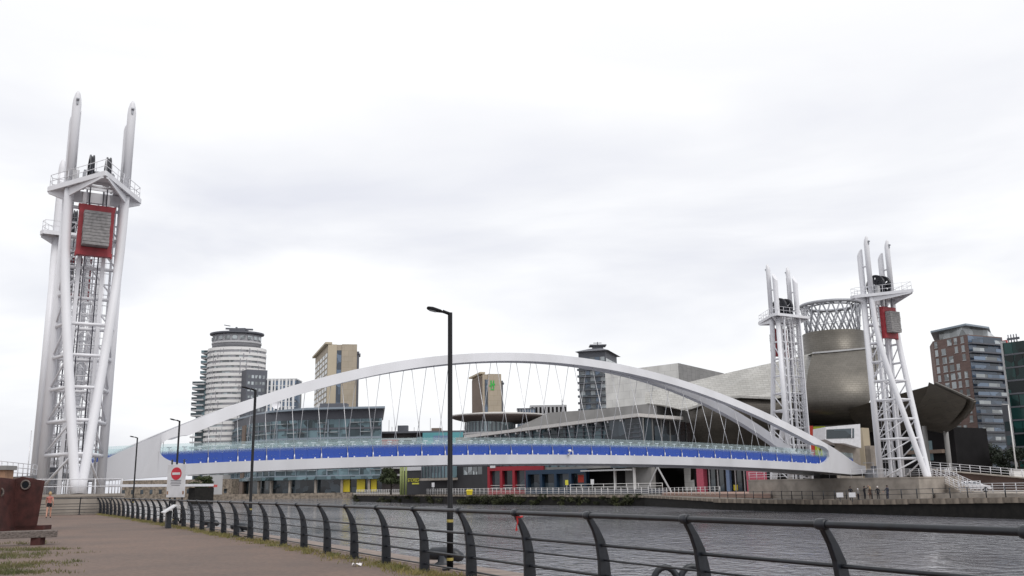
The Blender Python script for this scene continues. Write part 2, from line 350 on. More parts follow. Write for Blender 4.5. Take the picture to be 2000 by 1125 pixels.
# bridge parapet: blue film at the foot fading to clear, greenish glass
def parapet_mat():
    m = bpy.data.materials.new('parapet_glass'); m.use_nodes = True; n = m.node_tree.nodes; l = m.node_tree.links
    b = n['Principled BSDF']; out = n['Material Output']
    b.inputs['Base Color'].default_value = (0.014, 0.064, 0.36, 1); b.inputs['Roughness'].default_value = 0.25
    tr = n.new('ShaderNodeBsdfTransparent'); tr.inputs[0].default_value = (0.90, 0.945, 0.95, 1)
    gl = n.new('ShaderNodeBsdfGlossy'); gl.inputs[0].default_value = (0.9, 0.95, 0.95, 1); gl.inputs['Roughness'].default_value = 0.05
    df = n.new('ShaderNodeBsdfDiffuse'); df.inputs[0].default_value = (0.42, 0.56, 0.60, 1)
    m0 = n.new('ShaderNodeMixShader'); m0.inputs[0].default_value = 0.07; l.new(tr.outputs[0], m0.inputs[1]); l.new(gl.outputs[0], m0.inputs[2])
    m1 = n.new('ShaderNodeMixShader'); m1.inputs[0].default_value = 0.08; l.new(m0.outputs[0], m1.inputs[1]); l.new(df.outputs[0], m1.inputs[2])
    t = n.new('ShaderNodeTexCoord'); s = n.new('ShaderNodeSeparateXYZ'); l.new(t.outputs['Object'], s.inputs[0])
    r = n.new('ShaderNodeValToRGB'); r.color_ramp.elements[0].position = 0.47; r.color_ramp.elements[0].color = (0.97, 0.97, 0.97, 1)
    r.color_ramp.elements[1].position = 0.74; r.color_ramp.elements[1].color = (0, 0, 0, 1)
    mr_ = n.new('ShaderNodeMapRange'); mr_.inputs[1].default_value = 0; mr_.inputs[2].default_value = 1.75
    l.new(s.outputs[2], mr_.inputs[0]); l.new(mr_.outputs[0], r.inputs[0])
    mm = n.new('ShaderNodeMixShader'); l.new(r.outputs[0], mm.inputs[0]); l.new(m1.outputs[0], mm.inputs[1]); l.new(b.outputs[0], mm.inputs[2])
    l.new(mm.outputs[0], out.inputs[0]); MATS['parapet_glass'] = m
    m = bpy.data.materials.new('clear_glass'); m.use_nodes = True; n = m.node_tree.nodes; l = m.node_tree.links; out = n['Material Output']
    tr = n.new('ShaderNodeBsdfTransparent'); tr.inputs[0].default_value = (0.78, 0.88, 0.88, 1)
    gl = n.new('ShaderNodeBsdfGlossy'); gl.inputs['Roughness'].default_value = 0.05
    m0 = n.new('ShaderNodeMixShader'); m0.inputs[0].default_value = 0.18; l.new(tr.outputs[0], m0.inputs[1]); l.new(gl.outputs[0], m0.inputs[2]); l.new(m0.outputs[0], out.inputs[0])
    MATS['clear_glass'] = m
parapet_mat()

# ------------------------------------------------------------------ the setting: water, banks, promenade
WATER = -2.4
def rail_x(Y): return 3.06 - 0.53 * (Y - 9.1) - 0.0004 * (Y - 9.1) ** 2 if Y > 9.1 else 3.06 - 0.53 * (Y - 9.1)
def rail_n(Y):                           # towards the water, level, unit
    s_ = (rail_x(Y + 0.05) - rail_x(Y - 0.05)) / 0.1
    return V3((1, -s_, 0)).normalized()
def rail_pt(Y, off=0.0, z=0.0):
    n_ = rail_n(Y); return V3((rail_x(Y), Y, z)) + n_ * off
EDGE = 1.5
tag(one(MB.plan, [(-700, -60), (700, -60), (700, 520), (-700, 520)], WATER - 0.002, WATER).build('water', 'water'), kind='structure')
TH, BX, BY, SPAN, WID = 0.5331, -36.43, 77.12, 102.77, 16.69
BU = V3((math.cos(TH), math.sin(TH), 0)); BV = V3((-BU.y, BU.x, 0))
def br(u, v, z=0.0): q = V3((BX, BY, 0)) + BU * u + BV * v; return V3((q.x, q.y, z))
ys = [-40, -20, 0] + [i for i in range(4, 74, 4)]
edge = [rail_pt(y, EDGE) for y in ys] + [br(3.2, -6.4), br(3.2, 24), br(3.2, 320)]
poly = [(p.x, p.y) for p in edge] + [(-900, 360), (-900, -40)]
tag(one(MB.plan, poly, WATER - 3, 0.0).build('promenade', 'promenade'), kind='structure')
# far bank: water-side line from right to left
BANK = [(90, 0, -0.2), (atz(2000, 1014, WATER).x, atz(2000, 1014, WATER).y, -0.2), (43.5, 121, -0.7), (39.5, 131.7, -0.75), (32.1, 150.8, -0.75), (25.3, 183, -0.4), (-0.7, 212, -0.15),
        (-13.2, 230, -0.15), (p2(693, 312).x, 312, -0.15)]
m = MB()
out = [(b[0], b[1]) for b in BANK] + [(p2(690, 436).x, 436), (p2(150, 436).x, 436), (-900, 436), (-900, 3500), (1500, 3500), (900, 0)]
nb = len(BANK)
top = [V3((b[0], b[1], b[2])) for b in BANK] + [V3((x, y, -0.15)) for x, y in out[nb:]]
m.add(top + [V3((p.x, p.y, WATER - 3)) for p in top], [tuple(range(len(top)))] + [(i, i + 1, len(top) + i + 1, len(top) + i) for i in range(nb + 2)])
tag(m.build('ground', ['far_land']), kind='structure')
# far quay wall faces with stone courses and coping stones
wall = empty('quay_wall', (39.5, 131.7, WATER), 'long dark stone quay wall with pale coping on the far bank of the canal', 'wall')
copm = MB().box((0, 0, 0), (1.985, 0.9, 0.34)).build('coping_stone', 'quay_stone', wall, loc=(0, 0, 0)); copm.parent = wall
first = True; ncop = 0
for i in range(nb - 1):
    a, b = V3(BANK[i]), V3(BANK[i + 1]); Lg = (b - a).length; d = (b - a) / Lg; nrm = V3((d.y, -d.x, 0)).normalized()
    if nrm.dot(a) > 0: nrm = -nrm
    mb = MB(); o = nrm * 0.25
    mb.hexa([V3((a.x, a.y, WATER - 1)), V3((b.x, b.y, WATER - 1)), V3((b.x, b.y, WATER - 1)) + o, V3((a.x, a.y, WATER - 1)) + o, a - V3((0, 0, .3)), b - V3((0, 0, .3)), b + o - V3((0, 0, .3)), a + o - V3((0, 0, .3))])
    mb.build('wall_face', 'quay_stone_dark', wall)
    k0 = 34 if i == 0 else 0
    step = 2.0 if a.y < 200 else 3.0
    cnt = max(1, round(Lg / step)); step = Lg / cnt
    for k in range(k0, cnt):
        p = a + d * (step * (k + .5)) + nrm * 0.05
        q = copm if first else inst(copm, wall); first = False; ncop += 1
        q.location = p - V3((39.5, 131.7, WATER)) + V3((0, 0, (-.27 if i < 4 else -.2) + random.uniform(-.02, .02)))
        q.rotation_euler = (0, -math.asin(d.z) * 1.0, math.atan2(d.y, d.x)); q.scale = (step / 2.0, 1, random.uniform(.95, 1.2) * (1.6 if i < 4 else 1.2))
a, b = p2(690, 436), p2(150, 436)
wall2 = MB().hexa([V3((b.x, 435.6, WATER - 1)), V3((a.x, 435.6, WATER - 1)), V3((a.x, 436.2, WATER - 1)), V3((b.x, 436.2, WATER - 1)), V3((b.x, 435.6, 0)), V3((a.x, 435.6, 0)), V3((a.x, 436.2, 0)), V3((b.x, 436.2, 0))]).build('quay_wall', 'quay_stone', None)
tag(wall2, 'brown basin wall at the foot of the glass studio block', 'wall')
# plaza on the far bank (paler paving, one step up)
pz = [p2(1290, 178), p2(1500, 140), p2(1500, 186), p2(1290, 204)]
tag(one(MB.plan, pz, -0.6, 0.0).build('pavement', 'plaza'), kind='structure')
# near coping: separate slabs along the edge
cop = empty('quay_coping', rail_pt(20, EDGE), 'row of worn reddish coping slabs along the near quay edge', 'coping')
base = V3(cop['_w']); Y = 2.0
while Y < 72:
    n_ = rail_n(Y); t_ = V3((-n_.y, n_.x, 0)); ln = random.uniform(1.25, 1.5); c = rail_pt(Y, EDGE - 0.36, 0.0)
    MB().box(c + V3((0, 0, -0.11 + random.uniform(0, .006))), (ln - 0.012, 0.8, 0.26), rz=math.atan2(t_.y, t_.x)).build('coping_slab', 'near_coping', cop, bevel=0.02)
    Y += ln * abs(t_.y)
# ------------------------------------------------------------------ lift bridge span
UM = SPAN / 2
def arch_top(u): return 17.15 - 11.9 * (abs(u - UM) / 47.0) ** 2.0
def deck_top(u): return 5.1 - 1.1 * min(1.3, (abs(u - UM) / 43.0)) ** 2
def arch_v(z): return 4.2 + 3.45 * max(0.0, min(1.0, (z - 6.2) / 10.8))
OPEN = 44.0
def clamp_top(u):                     # upper outline incl. the solid end webs
    d = abs(u - UM); t = arch_top(u)
    return max(t, deck_top(u) + 0.25)
def beam_bot(u):
    d = abs(u - UM); z = deck_top(u) - 1.0
    return z - .12 * max(0, min(1, (d - 40) / 8)) + .45 * max(0, (d - 48) / 3.2) ** 2
def opening(u):                       # (low, high) of the eye-shaped opening, or None
    d = abs(u - UM)
    if d >= OPEN - .004: return None
    lo, hi = deck_top(u), arch_top(u) - (1.0 + 0.25 * (d / OPEN) ** 2)
    R = 2.6; e = OPEN - d
    if e < R:
        k = math.sqrt(max(0.0, 1 - ((R - e) / R) ** 2)); mid = (lo + hi) / 2
        md = deck_top(UM + OPEN - R) ; m2 = 0.5 * (md + arch_top(UM + OPEN - R) - 1.25)
        mid = m2; hh = (arch_top(UM + OPEN - R) - 1.25 - md) / 2
        lo2, hi2 = mid - hh * k, mid + hh * k
        return max(lo, lo2), max(lo2 + 0.01, min(hi2, hi + .6))
    return lo, hi
bridge = empty('lift_bridge', br(UM, WID / 2, 4.0), 'white bowed arch footbridge with blue glass parapets spanning the canal', 'bridge', rz=TH, world=False)
def B(u, v, z): return V3((u - UM, v - WID / 2, z - 4.0))
us = [UM + x for x in sorted(set([-51.2, -50, -48.5, -47, -45.5] + [-44 + .13 * i for i in range(0, 22)] + [-41 + 1.0 * i for i in range(0, 83)] + [44 - .13 * i for i in range(0, 22)] + [45.5, 47, 48.5, 50, 51.2]))]
for side in (0, 1):
    def VV(v): return v if side == 0 else WID - v
    # arch with solid end webs
    m = MB(); secs = []
    for u in us:
        o = opening(u); zt = clamp_top(u)
        zb = o[1] if o else (opening(UM + OPEN - 0.02)[0] + .4 if False else None)
        if zb is None: zb = beam_bot(u)
        d = abs(u - UM)
        th = 1.0
        va = arch_v(zt); vb = arch_v(zb)
        secs.append([B(u, VV(vb), zb), B(u, VV(va), zt), B(u, VV(va + th), zt - .05), B(u, VV(vb + th), zb)])
    for i in range(len(us) - 1):
        a, b = secs[i], secs[i + 1]
        o0, o1 = opening(us[i]), opening(us[i + 1])
        if (o0 is None) != (o1 is None):          # keep the web edge upright where the eye begins
            pass
        m.hexa([a[0], b[0], b[3], a[3], a[1], b[1], b[2], a[2]])
    ar = m.build('arch', 'arch_steel', bridge)
    # edge beam
    m = MB(); prev = None
    for u in us:
        o = opening(u)
        if o is None and abs(abs(u - UM) - OPEN) > .005: prev = None; continue
        zt = o[0] if o else opening(UM + OPEN - .02)[0]; zb = beam_bot(u)
        cur = [B(u, VV(4.2), zb), B(u, VV(4.2), zt), B(u, VV(5.2), zt), B(u, VV(5.2), zb)]
        if prev:
            a, b = prev, cur
            m.hexa([a[0], b[0], b[3], a[3], a[1], b[1], b[2], a[2]])
        prev = cur
    m.build('edge_beam', 'arch_steel', bridge)
# deck
m = MB(); uu = [UM - 60 + i * 2.0 for i in range(61)]
for i in range(60):
    a, b = uu[i], uu[i + 1]; za, zb = deck_top(a) - .25, deck_top(b) - .25
    m.hexa([B(a, 5.21, za - .55), B(b, 5.21, zb - .55), B(b, WID - 5.21, zb - .55), B(a, WID - 5.21, za - .55), B(a, 5.21, za), B(b, 5.21, zb), B(b, WID - 5.21, zb), B(a, WID - 5.21, za)])
m.build('deck', 'grey_steel', bridge)
# parapet panels, posts, hangers
pitch = 2.73; nh = 16
panel = MB().box((0, 0, 0.95), (pitch / 2 - 0.015, 0.03, 1.9)).build('parapet_panel', 'parapet_glass', bridge, loc=(0, 0, 0))
post = MB().tube([(0, 0, 0), (0, 0, 1.72)], 0.045, 6).box((0, 0, 1.77), (0.42, 0.16, 0.1)).build('light_post', 'white_paint', bridge, loc=(0, 0, 0))
knob = MB().lathe((0, 0, 0), [(0.0, -.08), (0.075, -.07), (0.075, .06), (0.0, .07)], 10, caps=False).build('glass_clamp', 'white_paint', bridge, loc=(0, 0, 0))
bolt = MB().tube([(0, -0.02, 0), (0, 0.04, 0)], 0.032, 6).build('panel_bolt', 'blue_grey_panel', bridge, loc=(0, 0, 0))
used = dict(p=False, q=False, k=False, b=False)
def put(src, key, loc, rot=(0, 0, 0), scale=None):
    o = src if not used[key] else inst(src, bridge); used[key] = True
    o.location = loc; o.rotation_euler = rot
    if scale: o.scale = scale
    return o
for side in (0, 1):
    def VV(v): return v if side == 0 else WID - v
    sgn = 1 if side == 0 else -1
    for i in range(-36, 36):
        u = UM + (i + .5) * pitch / 2
        if abs(u - UM) > OPEN + 4.5: continue
        sl = (deck_top(u + .3) - deck_top(u - .3)) / .6
        z0 = deck_top(u)
        put(panel, 'p', B(u, VV(4.62 + (.3 if side else 0)), z0 - .02), (0, -math.atan(sl), 0))
        if abs(u - UM) < OPEN - 1:
            put(post, 'q', B(u, VV(5.05), z0 - .2))
            if side == 0:
                put(knob, 'k', B(u, 4.38, z0 + .06)); put(bolt, 'b', B(u - .14, 4.57, z0 + .4)); put(bolt, 'b', B(u + .14, 4.57, z0 + .4))
    m = MB(); m.tube([B(u, VV(4.9), deck_top(u) + 1.12) for u in us[18:-18]], 0.045, 6); m.build('handrail', 'white_paint', bridge)
    for i in range(-nh, nh):
        u = UM + (i + .5) * pitch
        o = opening(u)
        if abs(u - UM) > OPEN - 1.0: continue
        zt = o[1]
        MB().tube([B(u, VV(4.42), deck_top(u) - .1), B(u, VV(4.44), deck_top(u) + .5)], [.10, .05], 6).tube([B(u, VV(4.44), deck_top(u) + .5), B(u, VV(arch_v(zt) + .45), zt + .1)], 0.029, 6).build('hanger_cable', 'cable', bridge)
# cctv dome on the edge beam
cu = 51.9
m = MB(); m.tube([B(cu, 4.15, 5.0), B(cu, 3.85, 5.15), B(cu, 3.8, 5.5)], .06, 6); m.lathe(B(cu, 3.8, 5.35), [(0.02, .0), (.2, .04), (.23, .18), (.15, .31), (.02, .34)], 12)
m.build('camera_dome', 'white_paint', bridge)

# ------------------------------------------------------------------ lift towers
def make_tower():
    t = empty('lift_tower', (0, 0, 0), 'x', 'tower', 'lift towers of the bridge', world=False)
    Z0, ZP = 1.5, 27.4; A_, Bf = 2.24, 1.14
    legp = [(2.24, -1.14, ZP - .2), (2.18, -1.3, 23.5), (2.03, -1.7, 20.0), (1.75, -2.35, 16.5), (1.38, -3.1, 12.8), (.98, -3.92, 9.0), (.55, -4.78, 5.0), (.18, -5.5, Z0)]
    # smooth the leg path (Catmull-Rom)
    def cr_(pts, n=4):
        out = []; P = [V3(p) for p in pts]; P = [P[0] * 2 - P[1]] + P + [P[-1] * 2 - P[-2]]
        for i in range(1, len(P) - 2):
            for k in range(n):
                s_ = k / n; a, b, c, d = P[i - 1], P[i], P[i + 1], P[i + 2]
                out.append(0.5 * ((2 * b) + (c - a) * s_ + (2 * a - 5 * b + 4 * c - d) * s_ ** 2 + (3 * b - a - 3 * c + d) * s_ ** 3))
        out.append(P[-2]); return out
    leg = cr_(legp)
    def leg_at(z, sgn):
        for a, b in zip(leg, leg[1:]):
            if b.z <= z <= a.z:
                k = (a.z - z) / (a.z - b.z); q = a.lerp(b, k); return V3((q.x * sgn, q.y, z))
        return V3((leg[0].x * sgn, leg[0].y, z))
    for s in (-1, 1):
        MB().tube([(q.x * s, q.y, q.z) for q in leg], 0.37, 14).build('front_leg', 'white_steel', t)
        MB().tube([(A_ * s, 0.15, Z0), (A_ * s, 0.15, ZP - .3)], 0.37, 14).build('rear_column', 'white_steel', t)
        # masts
        mb = MB(); n = 12; vs = []
        r = 0.40
        vs = [V3((A_ * s + r * math.cos(2 * math.pi * j / n), .15 + r * math.sin(2 * math.pi * j / n), ZP)) for j in range(n)]
        vt = [V3((v.x, v.y, 33.6 + (-(v.y - .15)) * 1.6)) for v in vs]
        mb.add(vs + vt, [(j, (j + 1) % n, n + (j + 1) % n, n + j) for j in range(n)], True); mb.add(vt, [tuple(range(n))])
        mb.build('short_mast', 'white_steel', t)
        r = 0.36
        mb = MB(); c = V3((A_ * s, -1.14, 0))
        mb.tube([c + V3((0, 0, ZP)), c + V3((0, 0, 34.8)), c + V3((0, -.03, 35.3)), c + V3((0, -.1, 35.75)), c + V3((0, -.14, 36.0))], [r, r, r * .86, r * .55, r * .18], 12)
        mast = mb.build('tall_mast', 'white_steel', t)
        mb = MB(); mb.box(c + V3((0, -.34, 34.9)), (.16, .22, .5)); mb.tube([c + V3((-.12, -.46, 35.1)), c + V3((.12, -.46, 35.1))], .12, 8); mb.build('mast_lug', 'grey_steel', mast)
        for z in (28.6, 31.6):
            MB().tube([c + V3((0, .2, z)), c + V3((0, 1.1, z))], .12, 8).build('mast_tie', 'white_steel', t)
        # ladder on the tall mast
        if s == -1:
            mb = MB()
            for q in (-.14, .14): mb.tube([c + V3((.38, q, ZP)), c + V3((.38, q, 34.2))], .025, 5)
            for k in range(18): mb.tube([c + V3((.38, -.14, ZP + .3 + k * .37)), c + V3((.38, .14, ZP + .3 + k * .37))], .02, 4)
            mb.build('ladder', 'white_steel', t)
        # side bracing
        for i in range(9):
            z = 4.6 + 2.66 * i
            lp = leg_at(z, s); rp = V3((A_ * s, .15, z))
            if i < 8:
                MB().tube([rp, lp], .15, 10).build('side_strut', 'white_steel', t)
                l2 = leg_at(z + 2.66, s)
                if i < 7: MB().tube([rp + V3((0, 0, .05)), l2 - V3((0, 0, .1))], .085, 8).build('side_diagonal', 'white_steel', t)
        MB().tube([(A_ * s, .15, Z0 + .4), leg_at(4.6, s)], .1, 8).build('side_diagonal', 'white_steel', t)
        # guide rails of the counterweight and of the lift deck
        MB().bar((.95 * s, -.55, Z0), (.95 * s, -.55, ZP - .3), .30, .34, (0, 1, 0)).build('guide_rail', 'white_steel', t)
        MB().bar((1.75 * s, .95, Z0), (1.75 * s, .95, ZP - .3), .18, .22, (0, 1, 0)).build('deck_guide', 'white_steel', t)
        MB().tube([(.55 * s, -.5, 5.0), (.55 * s, -.5, ZP)], .045, 6).build('lift_cable', 'dark_cable', t)
        MB().tube([(.67 * s, -2.15, 25.6), (.67 * s, -2.15, 29.0)], .05, 6).build('counterweight_cable', 'dark_cable', t)
        MB().tube([(.67 * s, .55, Z0 + 1), (.67 * s, .55, 29.0)], .05, 6).build('deck_cable', 'dark_cable', t)
    for i in range(9):
        z = 4.6 + 2.66 * i
        MB().tube([(-A_, .15, z), (A_, .15, z)], .15, 10).build('cross_strut', 'white_steel', t)
        a, b = leg_at(z, -1), leg_at(z, 1)
        if i < 5: MB().tube([a, b], .14, 10).build('cross_strut', 'white_steel', t)
        if i < 8:
            MB().tube([(-A_, .15, z), (-.2, .15, z + 2.5)], .075, 6).build('rear_diagonal', 'white_steel', t)
            MB().tube([(A_, .15, z), (.2, .15, z + 2.5)], .075, 6).build('rear_diagonal', 'white_steel', t)
    # caged access ladder
    mb = MB()
    for q in (-.25, .25): mb.tube([(-.9 + q, 1.0, Z0), (-.9 + q, 1.0, ZP - .5)], .03, 5)
    for k in range(62): mb.tube([(-1.15, 1.0, Z0 + .3 + k * .4), (-.65, 1.0, Z0 + .3 + k * .4)], .02, 4)
    for k in range(20): mb.tube([(-.9 + .42 * math.cos(x), 1.0 + .42 * math.sin(x) + .1, 3.2 + k * 1.1) for x in [math.pi * j / 6 for j in range(7)]], .022, 4)
    mb.build('caged_ladder', 'grey_steel', t)
    mb = MB()
    for k in range(26): mb.tube([(-1.7, .75, Z0 + .8 + k * .95), (1.7, .75, Z0 + .8 + k * .95)], .03, 5)
    for q in (-1.7, -.35, .35, 1.7): mb.tube([(q, .75, Z0), (q, .75, ZP - .5)], .06, 6)
    mb.build('service_cage', 'white_paint', t)
    for k in range(8):
        z = 4.6 + 2.66 * k + 1.33
        MB().tube([(-A_, .15, z), (A_, .15, z)], .06, 6).build('tie_rod', 'white_steel', t)
    # platform
    outl = [(0, -6.2), (3.75, .55), (3.55, 1.35), (-3.55, 1.35), (-3.75, .55)]
    pm = MB()
    pm.plan([(0, -6.1), (3.65, .5), (1.3, .5), (1.3, -1.1), (0.9, -2.6), (0, -2.9)], ZP - .10, ZP)
    pm.plan([(0, -6.1), (0, -2.9), (-.9, -2.6), (-1.3, -1.1), (-1.3, .5), (-3.65, .5)], ZP - .10, ZP)
    pm.plan([(3.65, .5), (3.5, 1.3), (-3.5, 1.3), (-3.65, .5)], ZP - .10, ZP)
    plat = pm.build('platform', 'white_steel', t)
    fm = MB()
    for i in range(5):
        a, b = V3((*outl[i], ZP - .12)), V3((*outl[(i + 1) % 5], ZP - .12)); fm.bar(a, b, .14, .42)
    for y_ in (-3.4, -2.5, -1.7):
        w = 3.7 * (y_ + 6.2) / 6.75; fm.bar((-w, y_, ZP - .25), (w, y_, ZP - .25), .12, .2)
    fm.build('platform_frame', 'white_steel', plat)
    for s in (-1, 1):
        # tapering brackets under the wings and to the apex
        mb = MB(); mb.prism([(2.3 * s, -.2, ZP - 1.15), (2.3 * s, -.2, ZP - .34), (3.7 * s, .4, ZP - .34), (3.7 * s, .4, ZP - .52)], (0, .2, 0)); mb.build('wing_bracket', 'white_steel', plat)
        mb = MB(); a = V3((2.24 * s, -1.3, 0)); b = V3((.08 * s, -6.0, 0)); q = V3((.16 * s, .07, 0))
        mb.prism([a + V3((0, 0, ZP - 1.1)), a + V3((0, 0, ZP - .34)), b + V3((0, 0, ZP - .34)), b + V3((0, 0, ZP - .5))], q); mb.build('apex_bracket', 'white_steel', plat)
    MB().box((0, -.1, ZP - .62), (4.2, .5, .9)).build('head_girder', 'white_steel', t)
    # handrail
    inn = [(x * .97, y * .97) for x, y in outl]
    hr = MB(); 
    for i in range(5):
        a, b = V3((*inn[i], ZP)), V3((*inn[(i + 1) % 5], ZP))
        for h in (.6, 1.15): hr.tube([a + V3((0, 0, h)), b + V3((0, 0, h))], .028, 5)
    hr.build('handrail', 'white_paint', plat)
    for i in range(5):
        a, b = V3((*inn[i], ZP)), V3((*inn[(i + 1) % 5], ZP)); k = max(1, round((b - a).length / 1.3))
        for j in range(k): q = a.lerp(b, j / k); MB().tube([q, q + V3((0, 0, 1.17))], .032, 5).build('rail_post', 'white_paint', plat)
    # sheaves
    for s in (-1, 1):
        mb = MB(); n = 28; x0, x1 = .67 * s - .17, .67 * s + .17; cy, cz = -.8, 28.95
        def ring(r, x): return [V3((x, cy + r * math.cos(2 * math.pi * j / n), cz + r * math.sin(2 * math.pi * j / n))) for j in range(n)]
        prof = [(1.5, x0), (1.5, x0 + .08), (1.38, x0 + .12), (1.38, x1 - .12), (1.5, x1 - .08), (1.5, x1), (1.2, x1), (1.15, x1 - .1)]
        prof2 = [(1.15, x0 + .1), (1.2, x0), (1.5, x0)]
        rr = [ring(*p) for p in prof + prof2]
        mb.grid([r_ + [r_[0]] for r_ in rr], True)
        w = mb.build('sheave', 'wheel_black', t)
        # web plate with round lightening holes: spokes between
        mb = MB()
        mb.tube([(x0 - .05, cy, cz), (x1 + .05, cy, cz)], .32, 14)
        for k in range(6):
            a = 2 * math.pi * k / 6; d = V3((0, math.cos(a), math.sin(a))); e_ = V3((0, -math.sin(a), math.cos(a)))
            c = V3((.67 * s, cy, cz)); q = V3((.06, 0, 0))
            mb.prism([c + d * .25 - e_ * .16 - q, c + d * .62 - e_ * .24 - q, c + d * 1.2 - e_ * .56 - q, c + d * 1.2 + e_ * .56 - q, c + d * .62 + e_ * .24 - q, c + d * .25 + e_ * .16 - q], q * 2)
        mb.build('wheel_web', 'wheel_black', w)
    MB().tube([(-1.2, -.8, 28.95), (1.2, -.8, 28.95)], .14, 8).box((-1.15, -.8, 28.1), (.2, .8, 1.5)).box((1.15, -.8, 28.1), (.2, .8, 1.5)).build('sheave_bearing', 'grey_steel', t)
    MB().box((-1.9, -2.0, ZP + .55), (.5, .45, 1.1)).build('control_cabinet', 'pale_grey', t)
    # counterweight
    cz0, cz1, yy = 21.2, 25.5, -1.85
    cf = MB(); hw = 1.38
    cf.box((-hw + .17, yy, (cz0 + cz1) / 2), (.34, .6, cz1 - cz0)); cf.box((hw - .17, yy, (cz0 + cz1) / 2), (.34, .6, cz1 - cz0))
    cf.box((0, yy, cz1 - .26), (2 * hw - .70, .62, .52)); cf.box((0, yy, cz0 + .35), (2 * hw - .70, .62, .7))
    cf.box((0, yy, cz1 + .06), (2 * hw + .16, .5, .16))
    cw = cf.build('counterweight', 'red_paint', t)
    ns = 11; h = (cz1 - .62 - cz0 - .72) / ns
    for k in range(ns):
        MB().box((random.uniform(-.03, .03), yy - .45, cz0 + .72 + (k + .5) * h), (2.06, 1.5 + random.uniform(-.05, .05), h - .03)).build('ballast_slab', 'ballast', cw)
    for s in (-1, 1):
        mb = MB(); mb.box((hw * s, yy, cz1 - .1), (.12, .5, .4)); mb.box((hw * s, yy, cz0 + .1), (.12, .5, .4)); mb.build('guide_shoe', 'red_paint', cw)
    return t
tw = make_tower()
tower_spots = [(br(0, 0), TH, 'white lift tower nearest the path, with red framed counterweight, largest of four'),
               (br(0.45, WID), TH + math.pi, 'white lift tower half hidden behind the largest tower'),
               (br(SPAN, 0), TH, 'white lift tower on far bank with red counterweight in plain view'),
               (br(SPAN, WID), TH + math.pi, 'white lift tower on far bank standing behind the arch end')]
for i, (p, r, lb) in enumerate(tower_spots):
    o = tw if i == 0 else copy_tree(tw)
    o.location = p; o.rotation_euler = (0, 0, r); o['label'] = lb

# concrete plinths with white railings
def plinth(name, u0, u1, v0, v1, z0, z1, label):
    p = empty(name, br((u0 + u1) / 2, (v0 + v1) / 2, z0), label, 'plinth')
    m = MB(); m.plan([br(u0, v0), br(u1, v0), br(u1, v1), br(u0, v1)], z0, z1 - .18); m.build('block', 'concrete', p)
    m = MB(); e_ = .06; m.plan([br(u0 - e_, v0 - e_), br(u1 + e_, v0 - e_), br(u1 + e_, v1 + e_), br(u0 - e_, v1 + e_)], z1 - .18, z1); m.build('cap_slab', 'concrete', p)
    return p
pl1 = plinth('tower_plinth', -9, 3.2, -6.4, 24, -2.8, 1.5, 'concrete plinth under the near pair of lift towers')
pl2 = plinth('tower_plinth', SPAN - 3.6, SPAN + 5.4, -6.6, 24, -2.8, 2.13, 'pale concrete plinth under the far pair of lift towers')
def railing(parent, pts, h, rails, rp, rr, mname, sp, pn='post', rn='rail'):
    src = MB().tube([(0, 0, 0), (0, 0, h)], rp, 6).build(pn, mname, parent, loc=(0, 0, 0)); w = V3(parent['_w']); got = False
    for a, b in zip(pts, pts[1:]):
        a, b = V3(a), V3(b); k = max(1, round((b - a).length / sp))
        for j in range(k + 1):
            if j == k and b != pts[-1]: continue
            q = a.lerp(b, j / k); o = src if not got else inst(src, parent); got = True; o.location = q - w
        for hh in rails:
            MB().tube([a + V3((0, 0, hh)), b + V3((0, 0, hh))], rr, 6).build(rn, mname, parent)
r1 = empty('plinth_railing', br(-3, -6.2, 1.5), 'white tubular railing on the edge of the near tower plinth', 'railing')
railing(r1, [br(-8.5, -6.2, 1.5), br(3.0, -6.2, 1.5), br(3.0, 1, 1.5)], 1.15, (.58, 1.13), .04, .035, 'white_paint', 2.0)
r2 = empty('plinth_railing', br(SPAN + 3, -6.4, 2.13), 'white tubular railing on top of the far tower plinth', 'railing')
railing(r2, [br(SPAN - 3.3, 24, 2.13), br(SPAN - 3.3, 11, 2.13)], 1.15, (.4, .78, 1.13), .045, .035, 'white_paint', 1.6)
r3 = empty('plinth_railing', br(SPAN + 6, -4, 2.13), 'white railing between the far tower legs and the stair', 'railing')
railing(r3, [br(SPAN + 1.5, 3.5, 2.13), br(SPAN + 5.1, 1.0, 2.13), br(SPAN + 5.1, -6.2, 2.13), br(SPAN + 1.6, -6.3, 2.13)], 1.15, (.3, .58, .86, 1.13), .045, .032, 'white_paint', 1.5)
r4 = empty('plinth_railing', br(SPAN - 2, 4, 2.13), 'white posts and rail under the far bridge tip', 'railing')
railing(r4, [br(SPAN - 3.4, 8, 2.13), br(SPAN - 3.4, -1.5, 2.13)], 1.15, (.58, 1.13), .04, .03, 'white_paint', 1.8)
# bridge end bearings (dark machinery at both ends)
for k, (u, lb) in enumerate(((-1.2, 'grey bearing gear under near bridge end'), (SPAN + .9, 'grey bearing gear beside far bridge tip'))):
    e_ = empty('bridge_bearing', br(u, 4.2, 1.5), lb, 'machinery')
    MB().box(br(u, 4.2, 2.4), (1.0, 1.6, 1.6), rz=TH).build('housing', 'grey_steel', e_)
    MB().box(br(u, 3.6, 3.5), (.7, .7, .5), rz=TH).build('motor', 'slate', e_)
    MB().tube([br(u - .6, 3.3, 1.6), br(u - .6, 3.3, 4.2), br(u - .6, 5.0, 4.2)], .05, 6).build('guard_bar', 'grey_steel', e_)
# ------------------------------------------------------------------ far buildings
def zat(px, py, Y): return at(px, py, Y).z
GZ = -0.15
def bld(name, px, Y, label, cat='building', z=GZ):
    q = p2(px, Y); return empty(name, (q.x, q.y, z), label, cat)
def pp(pts): return [at(*p) for p in pts]           # (px, py, Y) list

